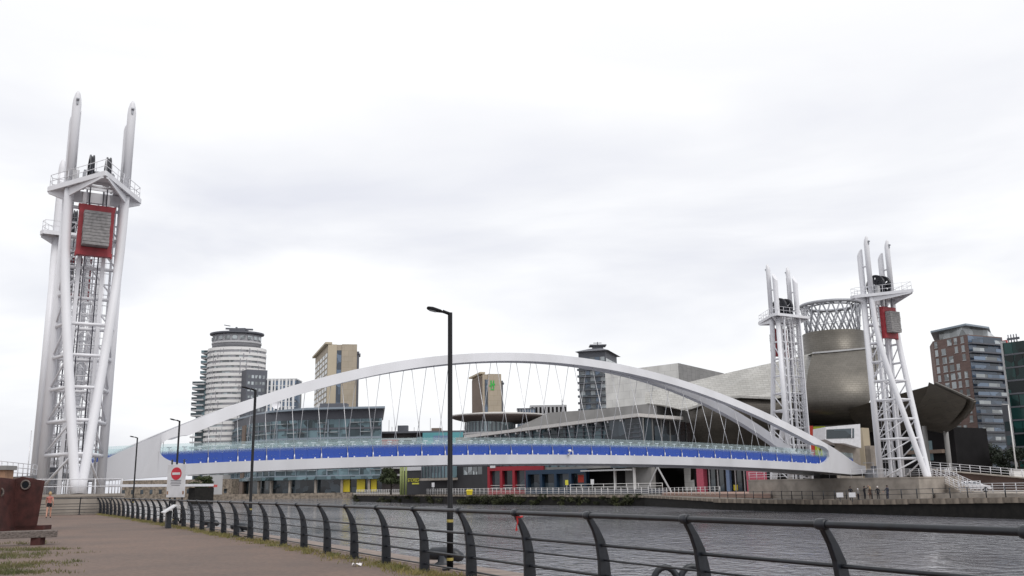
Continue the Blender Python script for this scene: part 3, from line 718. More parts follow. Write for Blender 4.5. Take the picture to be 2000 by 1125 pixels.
# --- banded round apartment tower
Y = 520; b = bld('round_tower', 453, Y, 'tall round apartment tower with white bands and a dark crown'); c = at(453, 900, Y); cx, cy = c.x, c.y
sc_ = Y / FOC
zt = zat(453, 686, Y); R = 56.5 * sc_; nfl = 27; fh = (zt - GZ) / nfl
MB().lathe((cx, cy, 0), [(R - .5, GZ), (R - .5, zt)], 48, 1, .8, smooth=False).build('window_wall', 'glass_pale', b)
for i in range(8, nfl + 1):
    z = GZ + i * fh
    MB().lathe((cx, cy, 0), [(R - .8, z - .9), (R, z - .9), (R, z + .75), (R - .8, z + .75)], 48, 1, .8, smooth=False, caps=False).build('floor_band', 'pale_band', b)
mb = MB()
for i in range(8, nfl):
    z = GZ + i * fh
    for k in range(60):
        a = 2 * math.pi * (k + (i % 2) * .0) / 60
        if math.sin(a) > .35 or random.random() < .35: continue
        mb.box((cx + (R - .42) * math.cos(a), cy + (R - .42) * .8 * math.sin(a), z + fh / 2), (random.choice((.8, 2.0, 2.6)), .35, fh - .1), rz=math.atan2(.8 * math.sin(a), math.cos(a)) + math.pi / 2)
o = mb.build('window_piers', 'pier_grey', b); o['kind'] = 'stuff'
z2 = zat(453, 657, Y); R2 = 47 * sc_; c2x = at(461, 700, Y).x
MB().lathe((c2x, cy, 0), [(R2, zt), (R2, z2)], 40, 1, .8).build('crown_storey', 'pier_grey', b)
for zz in (zt + (z2 - zt) * .45,): MB().lathe((c2x, cy, 0), [(R2 + .1, zz - .5), (R2 + .35, zz - .5), (R2 + .35, zz + .6), (R2 + .1, zz + .6)], 40, 1, .8, caps=False).build('crown_band', 'pale_grey', b)
for k in range(10):
    a = math.pi + math.pi * (k + .5) / 10; MB().box((c2x + R2 * math.cos(a), cy + R2 * .8 * math.sin(a), zt + (z2 - zt) * .75), (2.8, .5, 2.0), rz=math.atan2(.8 * math.sin(a), math.cos(a)) + math.pi / 2).build('window', 'glass_pale', b)
MB().lathe((c2x, cy, 0), [(R2 * .9, z2), (R2 + 1.6, z2 + .5), (R2 + 1.6, z2 + 1.3), (2, z2 + 2.6)], 40, 1, .8, smooth=False).build('roof', 'slate', b)
z3 = zat(461, 648, Y)
MB().box((at(464, 700, Y).x, cy, (z2 + z3) / 2 + .8), (9, 7, z3 - z2 + 1.5)).build('plant_room', 'slate', b)
a1, a2 = at(443, 643, Y), at(496, 645, Y)
MB().bar((a1.x, cy - 2, a1.z), (a2.x, cy - 2, a2.z), 1.0, .9).bar((at(440, 636, Y).x, cy - 2, zat(440, 636, Y)), (at(452, 638, Y).x, cy - 2, zat(452, 638, Y)), .5, .4).tube([(at(464, 648, Y).x, cy - 2, z3), (at(464, 640, Y).x, cy - 2, zat(464, 640, Y))], .6, 6).build('cleaning_crane', 'slate', b)
for i in range(13):                                   # balconies climbing the left flank
    z = zt - 1.0 - i * fh
    ww = 6 if i < 6 else 10
    q = at(399 if i < 6 else 392, 800, Y).x
    bo = MB().box((q, cy + 3, z), (ww, 9, .5)).build('balcony', 'pale_grey', b)
    MB().box((q, cy - 1.6, z + .9), (ww, .15, 1.2)).box((q - ww / 2, cy + 3, z + .9), (.15, 9, 1.2)).build('balustrade', 'glass_teal', bo)
# low stepped left shoulder
qx0, qx1 = at(378, 850, Y).x, at(400, 850, Y).x
zz = zat(385, 752, Y); MB().plan([(qx0 + 2, cy - 4), (qx1 + 6, cy - 4), (qx1 + 6, cy + 8), (qx0 + 2, cy + 8)], GZ, zz).build('shoulder', 'glass_teal', b)
k = 0; z = zz
while z > 6:
    MB().box(((qx0 + qx1) / 2, cy - 4.6, z), (qx1 - qx0, 3.0, .8)).build('balcony', 'pale_grey', b); z -= fh
# --- grey block beside it
Y = 500; b = bld('apartment_block', 500, Y, 'dark grey flat topped block against the round banded tower')
f = Fac(p2(480, Y, 760), p2(521, Y + 6, 760)); zt = zat(500, 721, Y)
f.box(MB(), 0, f.L, GZ, zt, 0, -14).build('wall', 'slate', b)
for i in range(11):
    for j in range(5):
        z = zt - 3 - i * 3.6; t = .9 + j * (f.L - 1.5) / 5
        f.box(MB(), t, t + 1.3, z - 1.7, z, -.1, .06).build('window', 'glass_pale', b)
Y = 505; b = bld('apartment_block', 549, Y, 'block striped in white piers and blue glass behind the studio roof')
f = Fac(p2(521, Y, 760), p2(578, Y, 760)); zt = zat(550, 742, Y)
f.box(MB(), 0, f.L, GZ, zt, 0, -14).build('wall', 'glass_blue', b)
for j in range(8):
    t = j * f.L / 8; f.box(MB(), t + .15, t + .9 + .4 * (j % 2), GZ, zt + .2, 0, .35).build('pier', 'pale_band', b)
for i in range(9): f.box(MB(), 0, f.L, zt - 2.9 * i - .5, zt - 2.9 * i, 0, .22).build('floor_band', 'pale_grey', b)
f.box(MB(), -.2, f.L + .2, zt + .2, zt + .8, .4, -14).build('parapet', 'pale_band', b)

# --- tan slab towers
def tan_tower(pxl, pxc, pxr, pytop, pyl, Y, label, slot, emblem=None, dark_left=False):
    b = bld('slab_tower', pxc, Y, label)
    hz = 956; zt = zat(pxc, pytop, Y)
    Yl = Y * (hz - pytop) / (hz - pyl); A, C, D = p2(pxl, Yl, pyl), p2(pxc, Y, pytop), p2(pxr, Y + 3, pytop)
    bk = D + (A - C)
    MB().plan([A, C, D, bk], GZ, zt).build('core_wall', 'tan_panels', b)
    f = Fac(C, D); g = Fac(A, C)
    s0, s1 = slot; f.box(MB(), f.L * s0, f.L * s1, GZ, zt - 3.5, -.2, .12).build('glazed_slot', 'glass_blue', b)
    f.box(MB(), -.3, f.L * s0 - .2, GZ, zt + .1, .02, .5).build('corner_pier', 'tan_stone' if not dark_left else 'tan_panels', b)
    f.box(MB(), f.L * s1 + .2, f.L + .2, GZ, zt + .3, .02, .5).build('front_panel', 'tan_panels', b)
    nf = int((zt - 5) / 3.5)
    for i in range(nf):
        z = zt - 4.5 - i * 3.5
        if z < 20: break
        for j in range(5):
            t = 1.5 + j * (g.L - 2) / 5
            fr = g.box(MB(), t, t + g.L / 5 * .72, z - 2.3, z, -.1, .15).build('window', 'glass_dark', b)
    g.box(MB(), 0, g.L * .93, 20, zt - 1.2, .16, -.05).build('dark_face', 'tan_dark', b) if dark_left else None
    rm = MB(); h = zt
    rm.plan([A + g.n * 2.0 - g.e * 1.5, C + g.n * 2.0 - f.n * (-.6), C + f.n * .7 + f.e * f.L * .12, C - f.n * 3 + f.e * f.L * .12, A - g.n * 2], h + .32, h + 1.5); rm.build('roof_slab', 'tan_stone', b)
    f.box(MB(), f.L, f.L + 1.6, zt * .42, zt - 4, -.5, -6).build('edge_fins', 'slate', b)
    f.box(MB(), f.L - .4, f.L + 2.4, zt - 6.5, zt - 5.2, -.5, -8).build('roof_slab', 'slate', b)
    if emblem:
        ex, ey, er = emblem; e0 = at(ex, ey, Y - 1); t0 = (V3((e0.x, e0.y, 0)) - C).dot(f.e); s = er
        eb = MB()
        f.box(eb, t0 - s * .5, t0 - s * .16, e0.z - s, e0.z + s, .5, .7); f.box(eb, t0 + s * .16, t0 + s * .5, e0.z - s, e0.z + s, .5, .7)
        f.box(eb, t0 - s * .16, t0 + s * .16, e0.z - s * .1, e0.z + s * .25, .5, .7)
        f.box(eb, t0 - s * .8, t0 + s * .7, e0.z - s * .55, e0.z - s * .25, .72, .82, e0.z - s * .15, e0.z + s * .2)
        f.box(eb, t0 - s * .45, t0 + s * .45, e0.z - s * 1.5, e0.z - s * 1.15, .5, .7)
        eb.build('emblem', 'emblem_green', b)
    return b
tan_tower(616, 642, 697, 673, 701, 560, 'tall tan slab tower behind the left half of the arch', (.30, .46))
tan_tower(922, 943, 978, 731, 741, 610, 'smaller tan slab tower with green emblem, seen through the bridge hangers', (.10, .26), emblem=(963, 750, 2.6), dark_left=True)

# --- dark balcony tower
Y = 430; b = bld('dark_tower', 1168, Y, 'dark grey balcony tower with overhanging roof behind the arch crown')
A, C, D = p2(1131, Y + 4, 740), p2(1184, Y, 740), p2(1206, Y + 22, 740); zt = zat(1160, 690, Y)
MB().plan([A, C, D, D + (A - C)], GZ, zt).build('core_wall', 'slate', b)
f = Fac(A, C); g = Fac(C, D); fh = 3.15
for i in range(22):
    z = zt - 3.2 - i * fh
    if z < 12: break
    for j in range(5):
        t = .6 + j * (f.L - .8) / 5; f.box(MB(), t, t + f.L / 5 * .84, z - .4, z + 1.6, -.1, .08).build('window', 'glass_blue' if j % 2 else 'glass_pale', b)
    bo = f.box(MB(), -.5, f.L, z - 1.5, z - 1.1, 0, 1.5).build('balcony', 'slate', b)
    f.box(MB(), -.5, f.L, z - 1.1, z - .5, 1.3, 1.42).build('balustrade', 'glass_dark', bo)
for i in range(8): g.box(MB(), .8, g.L - .8, zt - 4 - i * fh, zt - 2.2 - i * fh, -.1, .08).build('window', 'glass_pale', b)
zz = zat(1160, 681, Y); cen = (A + D) / 2
rf = MB(); e0 = [A + f.n * 1.8 - f.e * 1.2, C + f.n * 1.8 + g.n * 1.8, D + g.n * 1.8 + g.e * 1.5, D + (A - C) - f.e * 1.2]
rf.plan([A, C, D, D + (A - C)], zt, zt + 1.2)
rf.hexa([V3((q.x, q.y, zt + 1.2)) for q in e0] + [V3((q.x * .4 + cen.x * .6, q.y * .4 + cen.y * .6, zt + 3.4)) for q in e0]); rf.build('roof', 'slate', b)
MB().box((cen.x, cen.y, zt + 4.2), (5, 5, 2)).box((cen.x, cen.y, zt + 5.4), (8, 7, .5)).tube([(cen.x, cen.y, zt + 5), (cen.x, cen.y, zat(1163, 660, Y))], .25, 6).bar((cen.x - 2, cen.y, zat(1163, 662, Y)), (cen.x + 2, cen.y, zat(1163, 662, Y)), .3, .3).build('roof_mast', 'slate', b)

# --- small far blocks over the roofline
Y = 480; b = bld('far_block', 1070, Y, 'pale far block with a row of roof openings behind the grey parapet')
f = Fac(p2(1035, Y, 800), p2(1107, Y, 800)); zt = zat(1070, 791, Y); f.box(MB(), 0, f.L, GZ, zt, 0, -12).build('wall', 'pale_grey', b)
for j in range(9): t = .7 + j * f.L / 9; f.box(MB(), t, t + 1.1, zt - 4.2, zt - 1.0, -.1, .06).build('roof_opening', 'dark_void', b)
f.box(MB(), f.L - 2.4, f.L - 2.1, zt, zt + 3.2, -2, -2.3).build('aerial', 'slate', b)
Y = 470; b = bld('far_block', 1030, Y, 'blue glazed far block at the edge of the disc roof')
f = Fac(p2(1010, Y, 800), p2(1046, Y, 800)); zt = zat(1030, 799, Y); f.box(MB(), 0, f.L, GZ, zt, 0, -10).build('wall', 'glass_blue', b)
for j in range(7): f.box(MB(), j * f.L / 7, j * f.L / 7 + .3, zt - 8, zt, 0, .2).build('mullion', 'pale_grey', b)
f.box(MB(), -.2, f.L + .2, zt, zt + .5, .3, -10).build('parapet', 'slate', b)

# --- glass studio block
Y = 440; b = bld('studio_block', 600, Y, 'low wide teal glass studio block with oversailing roof behind the bridge')
pts = [(432, 545), (462, 490), (492, 458), (540, 445), (640, 438), (745, 436)]
plan_ = [p2(x, y_, 880) for x, y_ in pts]; back = [plan_[-1] + V3((-12, 60, 0)), plan_[0] + V3((-18, 80, 0))]
zt = zat(640, 819, 438); za = zat(640, 801, 438)
MB().plan(plan_ + back, 7.0, zt).build('glass_wall', 'glass_teal', b)
ins = [q + V3((0, 3, 0)) for q in plan_]
MB().plan(ins + back, GZ, 7.0).build('ground_floor', 'glass_dark', b)
MB().plan([q + V3((.5, .8, 0)) for q in plan_] + back, zt, za).build('attic', 'slate', b)
segs = [Fac(plan_[i], plan_[i + 1]) for i in range(len(plan_) - 1)]
for fi, f in enumerate(segs):
    nb_ = max(1, round(f.L / 5.2))
    z = zt
    lev = 0
    while z > 8:
        z -= 4.4; lev += 1
        f.box(MB(), 0, f.L, z - .4, z + .5, 0, .3).build('floor_band', 'slate' if lev % 2 else 'roof_edge', b)
        for j in range(nb_):
            t = j * f.L / nb_
            if random.random() < .62: f.box(MB(), t + .2, t + f.L / nb_ - .2, z + 2.6, z + 2.9, .3, 1.0).build('sunshade', 'glass_pale', b)
    for j in range(nb_ + 1):
        t = min(f.L - .2, j * f.L / nb_); f.box(MB(), t, t + .28, 7.0, zt, 0.02, .42).build('mullion', 'roof_edge', b)
    if fi >= 1:
        nc = max(1, round(f.L / 11))
        for j in range(nc): t = (j + .5) * f.L / nc; f.box(MB(), t, t + 1.0, GZ, 6.95, -.6, -1.6).build('column', 'concrete', b)
    f.box(MB(), 0, f.L, 6.1, 7.6, .05, .9).build('canopy', 'glass_teal', b)
f = segs[-1]
for px0, px1 in ((668, 682), (696, 712), (724, 735)):
    t0 = (p2(px0, 437) - f.a).dot(f.e); t1 = (p2(px1, 437) - f.a).dot(f.e)
    f.box(MB(), t0, t1, .3, 6.0, -2.6, -1.9).build('door_panel', 'yellow_panel', b)
f = segs[1]; f.box(MB(), f.L * .4, f.L * .6, GZ, zt, -.1, .7).build('stair_core', 'tan_dark', b)
f = segs[0]; f.box(MB(), 0, f.L * .6, 9, zt - 3, .1, .5).build('stair_core', 'glass_pale', b)
ro = [at(422, 833, 560), at(470, 812, 485), at(525, 804, 448), at(600, 801, 434), at(680, 798, 432), at(752, 795, 431)]
rz = max(q.z for q in ro); 
top_in = [V3((q.x, q.y, za + .9)) for q in ro]; rb = [V3((top_in[-1].x - 12, 510, za + .9)), V3((top_in[0].x, 620, za + .9))]
MB().prism([V3((q.x, q.y, za)) for q in ro] + [V3((q.x, q.y, za)) for q in rb], (0, 0, .9)).build('roof', 'roof_edge', b)
dx = at(541, 793, 445)
m = MB(); n_ = 16
m.lathe((0, 0, 0), [(.05, 0), (1.0, .15), (1.7, .5), (2.1, .9)], n_, caps=False)
dish = m.build('satellite_dish', 'white_paint', b, loc=(0, 0, 0)); dish.location = V3((dx.x, dx.y - 2, dx.z)) - V3(b['_w']); dish.rotation_euler = (math.radians(70), 0, math.radians(20))
for q, w in ((558, 1.2), (566, .8)): MB().box((at(q, 797, 446).x, 446, za + 1.6), (w, w, 1.4)).build('roof_vent', 'pale_band', b)
MB().box((at(650, 790, 446).x, 450, za + 2.4), (13, 6, 3.2)).build('roof_plant', 'slate', b)

# --- car park with coloured panels
Y = 452; b = bld('car_park', 840, Y, 'open deck car park with red and teal panels beside the studio block')
f = Fac(p2(725, Y, 850), p2(985, Y, 850)); zt = zat(800, 842, Y)
f.box(MB(), 0, f.L, GZ, zt - .4, -3, -30).build('deck_core', 'carpark_dark', b)
z = zt
while z > 8: f.box(MB(), 0, f.L, z - .9, z, 0, -8).build('deck_edge', 'pale_grey' if z < zt else 'slate', b); z -= 3.4
def fpx(f, px, Y, py=870): return (p2(px, Y, py) - f.a).dot(f.e)
f.box(MB(), fpx(f, 744, Y), fpx(f, 778, Y), zat(760, 886, Y), zat(760, 859, Y), .2, 1.2).build('panel', 'red_panel', b)
f.box(MB(), fpx(f, 826, Y), fpx(f, 905, Y), zat(860, 888, Y), zat(860, 845, Y), .2, 1.6).build('panel', 'teal_panel', b)
f.box(MB(), fpx(f, 815, Y), fpx(f, 825.8, Y), 6, zat(860, 853, Y), .2, 1.3).build('panel', 'glass_teal', b)
f.box(MB(), fpx(f, 847, Y), fpx(f, 880, Y), zat(860, 884, Y), zat(860, 851, Y), 1.61, 1.75).build('panel_print', 'blue_grey_panel', b)
for a_, c_, h_, mm in ((774, 794, 830, 'slate'), (841, 860, 835, 'tan_dark')):
    f.box(MB(), fpx(f, a_, Y), fpx(f, c_, Y), zt, zat(a_, h_, Y), -4, -8).build('stair_tower', mm, b)
for px in (756, 762, 768, 806, 816, 838, 905): f.box(MB(), fpx(f, px, Y), fpx(f, px, Y) + .22, zt, zt + random.uniform(2, 7), -5, -5.2).build('lighting_mast', 'pale_grey', b)

# --- disc roofed rotunda
Y = 262; c = at(972, 850, Y); b = empty('rotunda', (c.x, c.y, GZ), 'glazed rotunda under a wide thin disc roof', 'building')
zr = zat(972, 813, Y - 6); Rr = 90 * Y / FOC
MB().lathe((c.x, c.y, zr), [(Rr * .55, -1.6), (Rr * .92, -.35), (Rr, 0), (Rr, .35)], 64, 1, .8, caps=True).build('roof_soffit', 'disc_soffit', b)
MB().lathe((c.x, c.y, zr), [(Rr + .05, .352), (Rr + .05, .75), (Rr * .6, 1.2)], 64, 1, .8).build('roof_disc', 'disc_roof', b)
cg = at(958, 850, Y); rg = 48 * Y / FOC
MB().lathe((cg.x, cg.y - 1, 0), [(rg - .3, GZ), (rg - .3, zr - 1.2)], 32, 1, .8, smooth=False).build('glass_drum', 'glass_teal_bright', b)
for k in range(18):
    a = math.pi * (1 + (k + .5) / 18); MB().box((cg.x + rg * math.cos(a), cg.y - 1 + rg * .8 * math.sin(a), zr / 2 - .6), (.25, .25, zr - 1.4)).build('mullion', 'slate', b)
zz = zat(958, 848, Y); MB().lathe((cg.x, cg.y - 1, 0), [(rg + .1, zz - .4), (rg + .7, zz - .3), (rg + .7, zz + .3), (rg + .1, zz + .4)], 32, 1, .8, caps=False).build('floor_ring', 'pale_grey', b)
f = Fac(p2(890, 258, 870), p2(945, 250, 870)); f.box(MB(), 0, f.L, GZ, zat(910, 853, 254), 0, -8).build('side_wall', 'concrete', b)

# --- sloping glass gallery wing
b = bld('gallery_wing', 1090, 225, 'long glass fronted gallery wing with rising white eave')
A, C = p2(920, 243, 860), p2(1252, 205, 850); f = Fac(A, C)
za, zc = zat(920, 853, 243), zat(1252, 811, 205)
D = p2(1352, 226, 850); g = Fac(C, D)
f.box(MB(), 0, f.L, GZ + 6.2, za - .4, -.3, -2, None, zc - .4).build('glass_wall', 'glass_teal', b)
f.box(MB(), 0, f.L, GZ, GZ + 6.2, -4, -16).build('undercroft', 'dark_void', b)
f.box(MB(), 0, f.L, GZ + 5.6, GZ + 6.2, .0, -4).build('soffit', 'concrete_grey', b)
f.box(MB(), -1, f.L + .6, za - .4, za + .35, 1.6, -16, zc - .4, zc + .35).build('eave', 'disc_roof', b)
nm = 20
for j in range(nm + 1):
    t = j * (f.L - .3) / nm; zt = za + (zc - za) * t / f.L - .42
    f.box(MB(), t, t + .22, GZ + 6.2, zt, -.28, .12).build('mullion', 'slate', b)
for k in range(11):
    z = GZ + 7.3 + k * .95; t0 = 0 if z < za - 1 else (z + 1 - za) / (zc - za) * f.L
    if t0 < f.L - 4: f.box(MB(), t0, f.L, z, z + .13, .125, .42).build('louvre', 'slate', b)
for j in range(14): t = 3 + j * (f.L - 4) / 14; zt = za + (zc - za) * t / f.L - .5; f.box(MB(), t, t + .3, zt - .45, zt, .3, 1.5).build('eave_bracket', 'pale_grey', b)
g.box(MB(), .05, g.L, GZ + 5.5, zc - .5, .3, -8).build('end_glazing', 'glass_dark', b)
for j in range(6): g.box(MB(), .3 + j * g.L / 6, .55 + j * g.L / 6, GZ + 5.5, zc - .52, .28, .5).build('mullion', 'concrete_grey', b)
# grey parapet volume above and behind
pa = [(985, 842, 262), (1002, 838, 255), (1072, 806, 250), (1160, 800, 240), (1282, 787, 222), (1350, 795, 236)]
top_ = pp(pa)
m = MB(); low = [V3((q.x, q.y, 8)) for q in top_]; n_ = len(top_); bkv = V3((12, 30, 0))
m.add(top_ + low + [q + bkv for q in top_] + [q + bkv for q in low], [(i, i + 1, n_ + i + 1, n_ + i) for i in range(n_ - 1)] + [(2 * n_ + i, 2 * n_ + i + 1, i + 1, i) for i in range(n_ - 1)] + [(0, n_, 3 * n_, 2 * n_), (n_ - 1, 2 * n_ - 1, 4 * n_ - 1, 3 * n_ - 1)])
m.build('parapet_wall', 'concrete_grey', b)
# white columns and props at ground
for px in (1207, 1272): t = fpx(f, px, 212, 930); f.box(MB(), t, t + .45, GZ, GZ + 5.6, -.2, -.65).build('column', 'pale_band', b)
t = fpx(f, 1290, 205, 930)
for sgn, t1 in ((1, 3.2), (1, -3.2)):
    MB().bar(f.p(fpx(f, 1277, 208, 930) + .5 if t1 > 0 else fpx(f, 1277, 208, 930) + 7.2, GZ, -.3), f.p(fpx(f, 1277, 208, 930) + 3.8, GZ + 5.5, -.3), .25, .25).build('raking_prop', 'pale_grey', b)
f.box(MB(), fpx(f, 1140, 215, 930), fpx(f, 1245, 208, 930), GZ + 4.9, GZ + 5.2, .1, 2.4).build('awning', 'pale_grey', b)
f.box(MB(), fpx(f, 1218, 211, 930), fpx(f, 1270, 206, 930), GZ, GZ + 5.5, -2.5, -3.9).build('pale_wall', 'concrete_grey', b)
t0, t1 = fpx(f, 838, 245, 925), fpx(f, 952, 239, 925)
# pavilions on the quay in front of the wing
def frame_pav(name, x0, x1, ytop, Ya, Yb, mm, bays, label, depth=1.8):
    b2 = bld(name, (x0 + x1) / 2, (Ya + Yb) / 2, label, 'pavilion'); h = Fac(p2(x0, Ya, 930), p2(x1, Yb, 930)); zt = zat((x0 + x1) / 2, ytop, (Ya + Yb) / 2)
    w = .62
    h.box(MB(), 0, h.L, zt - 1.0, zt, 0, -depth).build('top_beam', mm, b2); h.box(MB(), 0, h.L, GZ, GZ + .9, 0, -depth).build('sill_beam', mm, b2)
    for j in range(bays + 1):
        t = j * (h.L - w) / bays; h.box(MB(), t, t + w, GZ + .9, zt - 1.0, 0, -depth).build('frame_post', mm, b2)
    for j in range(bays):
        t = j * (h.L - w) / bays + w; t1_ = (j + 1) * (h.L - w) / bays
        h.box(MB(), t + .02, t1_ - .02, GZ + .9, zt - 1, -1.6, -1.8).build('glass_pane', 'glass_dark', b2)
        if mm == 'red_frame':
            for q in (.55, 1.15): h.box(MB(), t, t1_, GZ + .9 + q, GZ + 1.0 + q, -.5, -.6).build('guard_rail', 'pale_band', b2)
    return b2, h, zt
b2, h, zt = frame_pav('red_pavilion', 952, 1030, 911, 230, 226, 'red_frame', 3, 'red framed pavilion with three open bays under the bridge')
h.box(MB(), h.L, h.L + 4.2, zt - 1.0, zt - .05, 0, -2).build('beam_end', 'red_frame', b2)
h.box(MB(), .8, 2.2, zt - .3, zt + .9, .1, .2).build('notice_board', 'sign_white', b2)
b3, h, zt = frame_pav('blue_pavilion', 1026, 1145, 917, 223, 215, 'blue_frame', 4, 'dark blue framed pavilion beside the red one')
h.box(MB(), h.L * .82, h.L * .93, GZ + 2.5, GZ + 4.2, -1.55, -1.58).build('lit_display', 'orange_red', b3)
# dark annex with glass bay, lettering wall
b = bld('quay_annex', 895, 246, 'dark quayside annex with projecting glass bay and STORIES lettering')
f = Fac(p2(782, 262, 930), p2(952, 236, 930))
f.box(MB(), 0, f.L, GZ, zat(870, 908, 248), 0, -8).build('wall', 'annex_dark', b)
t0, t1 = fpx(f, 838, 252, 925), fpx(f, 897, 245, 925)
f.box(MB(), t0, t1, zat(868, 933, 246), zat(868, 909, 246), .05, 3).build('glass_bay', 'glass_teal', b)
for j in range(9): t = t0 + j * (t1 - t0 - .2) / 8; f.box(MB(), t, t + .2, zat(868, 933, 246), zat(868, 909, 246), 3.02, 3.2).build('bay_mullion', 'slate', b)
f.box(MB(), t0 - .5, t1 + .3, zat(868, 938, 246), zat(868, 933.5, 246), .05, 3.4).build('bay_slab', 'concrete', b)
t0, t1 = fpx(f, 908, 243, 925), fpx(f, 950, 238, 925)
for j in range(4): t = t0 + j * (t1 - t0) / 4; f.box(MB(), t, t + (t1 - t0) / 4 - .3, zat(925, 927, 241), zat(925, 912, 241), -.1, .06).build('window', 'glass_pale', b)
t0, t1 = fpx(f, 783, 262, 925), fpx(f, 832, 254, 925)
f.box(MB(), t0, t1, zat(808, 919, 258), zat(808, 911, 258), .3, -6).build('white_awning', 'sign_white', b)
for j in range(5):
    t = t0 + (j + .5) * (t1 - t0) / 5; q = f.p(t, zat(808, 911, 258), -2); MB().lathe(q, [(1.3, 0), (.6, .5), (.05, 1.3)], 8).build('awning_peak', 'sign_white', b)
tx = bpy.data.curves.new('lettering', 'FONT'); tx.body = 'STORIES'; tx.size = 1.35; tx.extrude = .04; tx.align_x = 'CENTER'
to = bpy.data.objects.new('lettering_curve', tx); COL.objects.link(to); bpy.context.view_layer.update()
me_ = bpy.data.meshes.new_from_object(to.evaluated_get(bpy.context.evaluated_depsgraph_get())); bpy.data.objects.remove(to); me_.materials.clear(); me_.materials.append(MATS['sign_yellow'])
to = bpy.data.objects.new('lettering', me_); COL.objects.link(to); to.parent = b
q = f.p(fpx(f, 811, 258, 938), zat(811, 941, 258), .14); to.location = q - V3(b['_w']); to.rotation_euler = (math.pi / 2, 0, math.atan2(f.e.y, f.e.x))
f.box(MB(), fpx(f, 805, 258, 938), fpx(f, 820, 256, 938), zat(811, 946, 258), zat(811, 943, 258), .05, .12).build('lettering_line', 'sign_yellow', b)
for i, px in enumerate((783, 787.5, 793)):
    q = p2(px, 250, 930); MB().tube([V3((q.x, q.y, GZ)), V3((q.x, q.y, zat(px, 906, 250)))], .28, 8).build('pole', 'lime_pole', b)

# --- pink walled arcade by the plaza
b = bld('arcade', 1420, 187, 'glazed arcade between two pink walls beside the plaza')
f = Fac(p2(1352, 200, 930), p2(1496, 180, 930)); zt = zat(1420, 909, 188)
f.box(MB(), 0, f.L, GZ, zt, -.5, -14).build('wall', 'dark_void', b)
f.box(MB(), -12, f.L + 1, zt, zt + 1.4, 1.0, -14).build('fascia', 'concrete_grey', b)
f.box(MB(), fpx(f, 1364, 198, 930), fpx(f, 1378, 196, 930), GZ, zt - .01, .6, -.4).build('pink_wall', 'pink_wall', b)
f.box(MB(), fpx(f, 1465, 184, 930), fpx(f, 1492, 180, 930), GZ, zt - .01, .9, -.4).build('pink_wall', 'pink_wall', b)
for j in range(5): t = fpx(f, 1382 + j * 17, 195 - 2.4 * j, 930); f.box(MB(), t, t + 1.5, GZ + .2, zt - .3, -.5, -.42).build('glass_pane', 'glass_dark', b); f.box(MB(), t - .25, t - .05, GZ, zt - .02, -.35, -.2).build('mullion', 'pale_grey', b)
f.box(MB(), fpx(f, 1418, 190, 930), fpx(f, 1423, 189, 930), GZ, zt - .02, .2, -.3).build('column', 'blue_grey_panel', b)
f.box(MB(), fpx(f, 1432, 189, 930), fpx(f, 1441, 188, 930), GZ + .4, GZ + 1.5, -.40, -.34).build('yellow_notice', 'yellow_panel', b)

# ------------------------------------------------------------------ steel clad arts centre
b = bld('arts_centre', 1560, 210, 'sculptural steel clad arts centre with shingled wings and golden hull', z=GZ)
# theatre box
A, C, D = p2(1183, 275, 760), p2(1327, 256, 760), p2(1415, 282, 760); zt = zat(1327, 709, 256)
bk = D + (A - C)
MB().plan([A, C, D, bk], GZ, zt).build('theatre_box', 'panel_pale', b)
g = Fac(C, D); g.box(MB(), 0.05, g.L, 20, zt - .01, 0.02, .12).build('box_flank', 'panel_pale_shaded', b)
# shingled wing
sh = [(1259, 767, 226), (1346, 746, 222), (1430, 726, 217), (1510, 708, 212), (1586, 690, 208), (1573, 762, 206), (1510, 777, 204), (1446, 774, 206), (1400, 779, 208), (1352, 796, 212), (1342, 803, 214), (1300, 792, 218), (1260, 787, 224)]
MB().prism(pp(sh), (6, 14, 0)).build('shingled_wing', 'shingle_pale', b)
m = MB(); e_ = pp([(1330, 800, 212.5), (1352, 797, 211.5), (1400, 780, 207.5), (1446, 775, 205.5), (1510, 778, 203.5), (1574, 763, 205.5)])
for q, r in zip(e_, e_[1:]): m.bar(q, r, 1.0, .5)
m.build('wing_eave', 'shingle_pale', b)
# dark hull beneath the wing
tp = [(1345, 803, 214), (1375, 784, 210), (1400, 781, 208.5), (1446, 776, 206.5), (1510, 779, 204.5), (1576, 764, 206), (1625, 756, 212)]
rows = [pp(tp)]
for k, (dy, dY) in enumerate(((18, -1.5), (40, -1.0), (62, 1.5), (95, 5), (150, 9))):
    rows.append([at(x + (4 if i == 0 else 0), y_ + dy * (1 if i > 0 else .9), Y_ + dY) for i, (x, y_, Y_) in enumerate(tp)])
m = MB(); m.grid(rows); m.build('lower_hull', 'steel_dark', b)
# golden hull
def lerp3(a, c, t): return [a[i] + (c[i] - a[i]) * t for i in range(3)]
Lf = [(1586.5, 690.5, 205), (1578, 725, 202), (1574.5, 755, 200), (1575, 780, 199), (1575, 798, 200), (1577, 822, 209), (1579, 845, 215)]
Md = [(1640, 686, 204), (1640, 722, 199), (1640, 755, 196), (1642, 783, 195), (1646, 806, 196), (1650, 824, 205), (1655, 845, 213)]
Rg = [(1722, 678, 206), (1716, 720, 200), (1708, 760, 196), (1698, 785, 195), (1688, 803, 196), (1700, 824, 205), (1715, 845, 214)]
rows = []
for a, mm_, c in zip(Lf, Md, Rg):
    rows.append([at(*[(1 - t) * (1 - 2 * t) * a[i] + 4 * t * (1 - t) * mm_[i] + t * (2 * t - 1) * c[i] for i in range(3)]) for t in [j / 12 for j in range(13)]])
m = MB(); m.grid(rows); bkr = [q + V3((0, 14, 0)) for q in rows[0]]; m.grid([rows[0], bkr]); m.build('golden_hull', 'steel_gold', b)
m = MB(); 
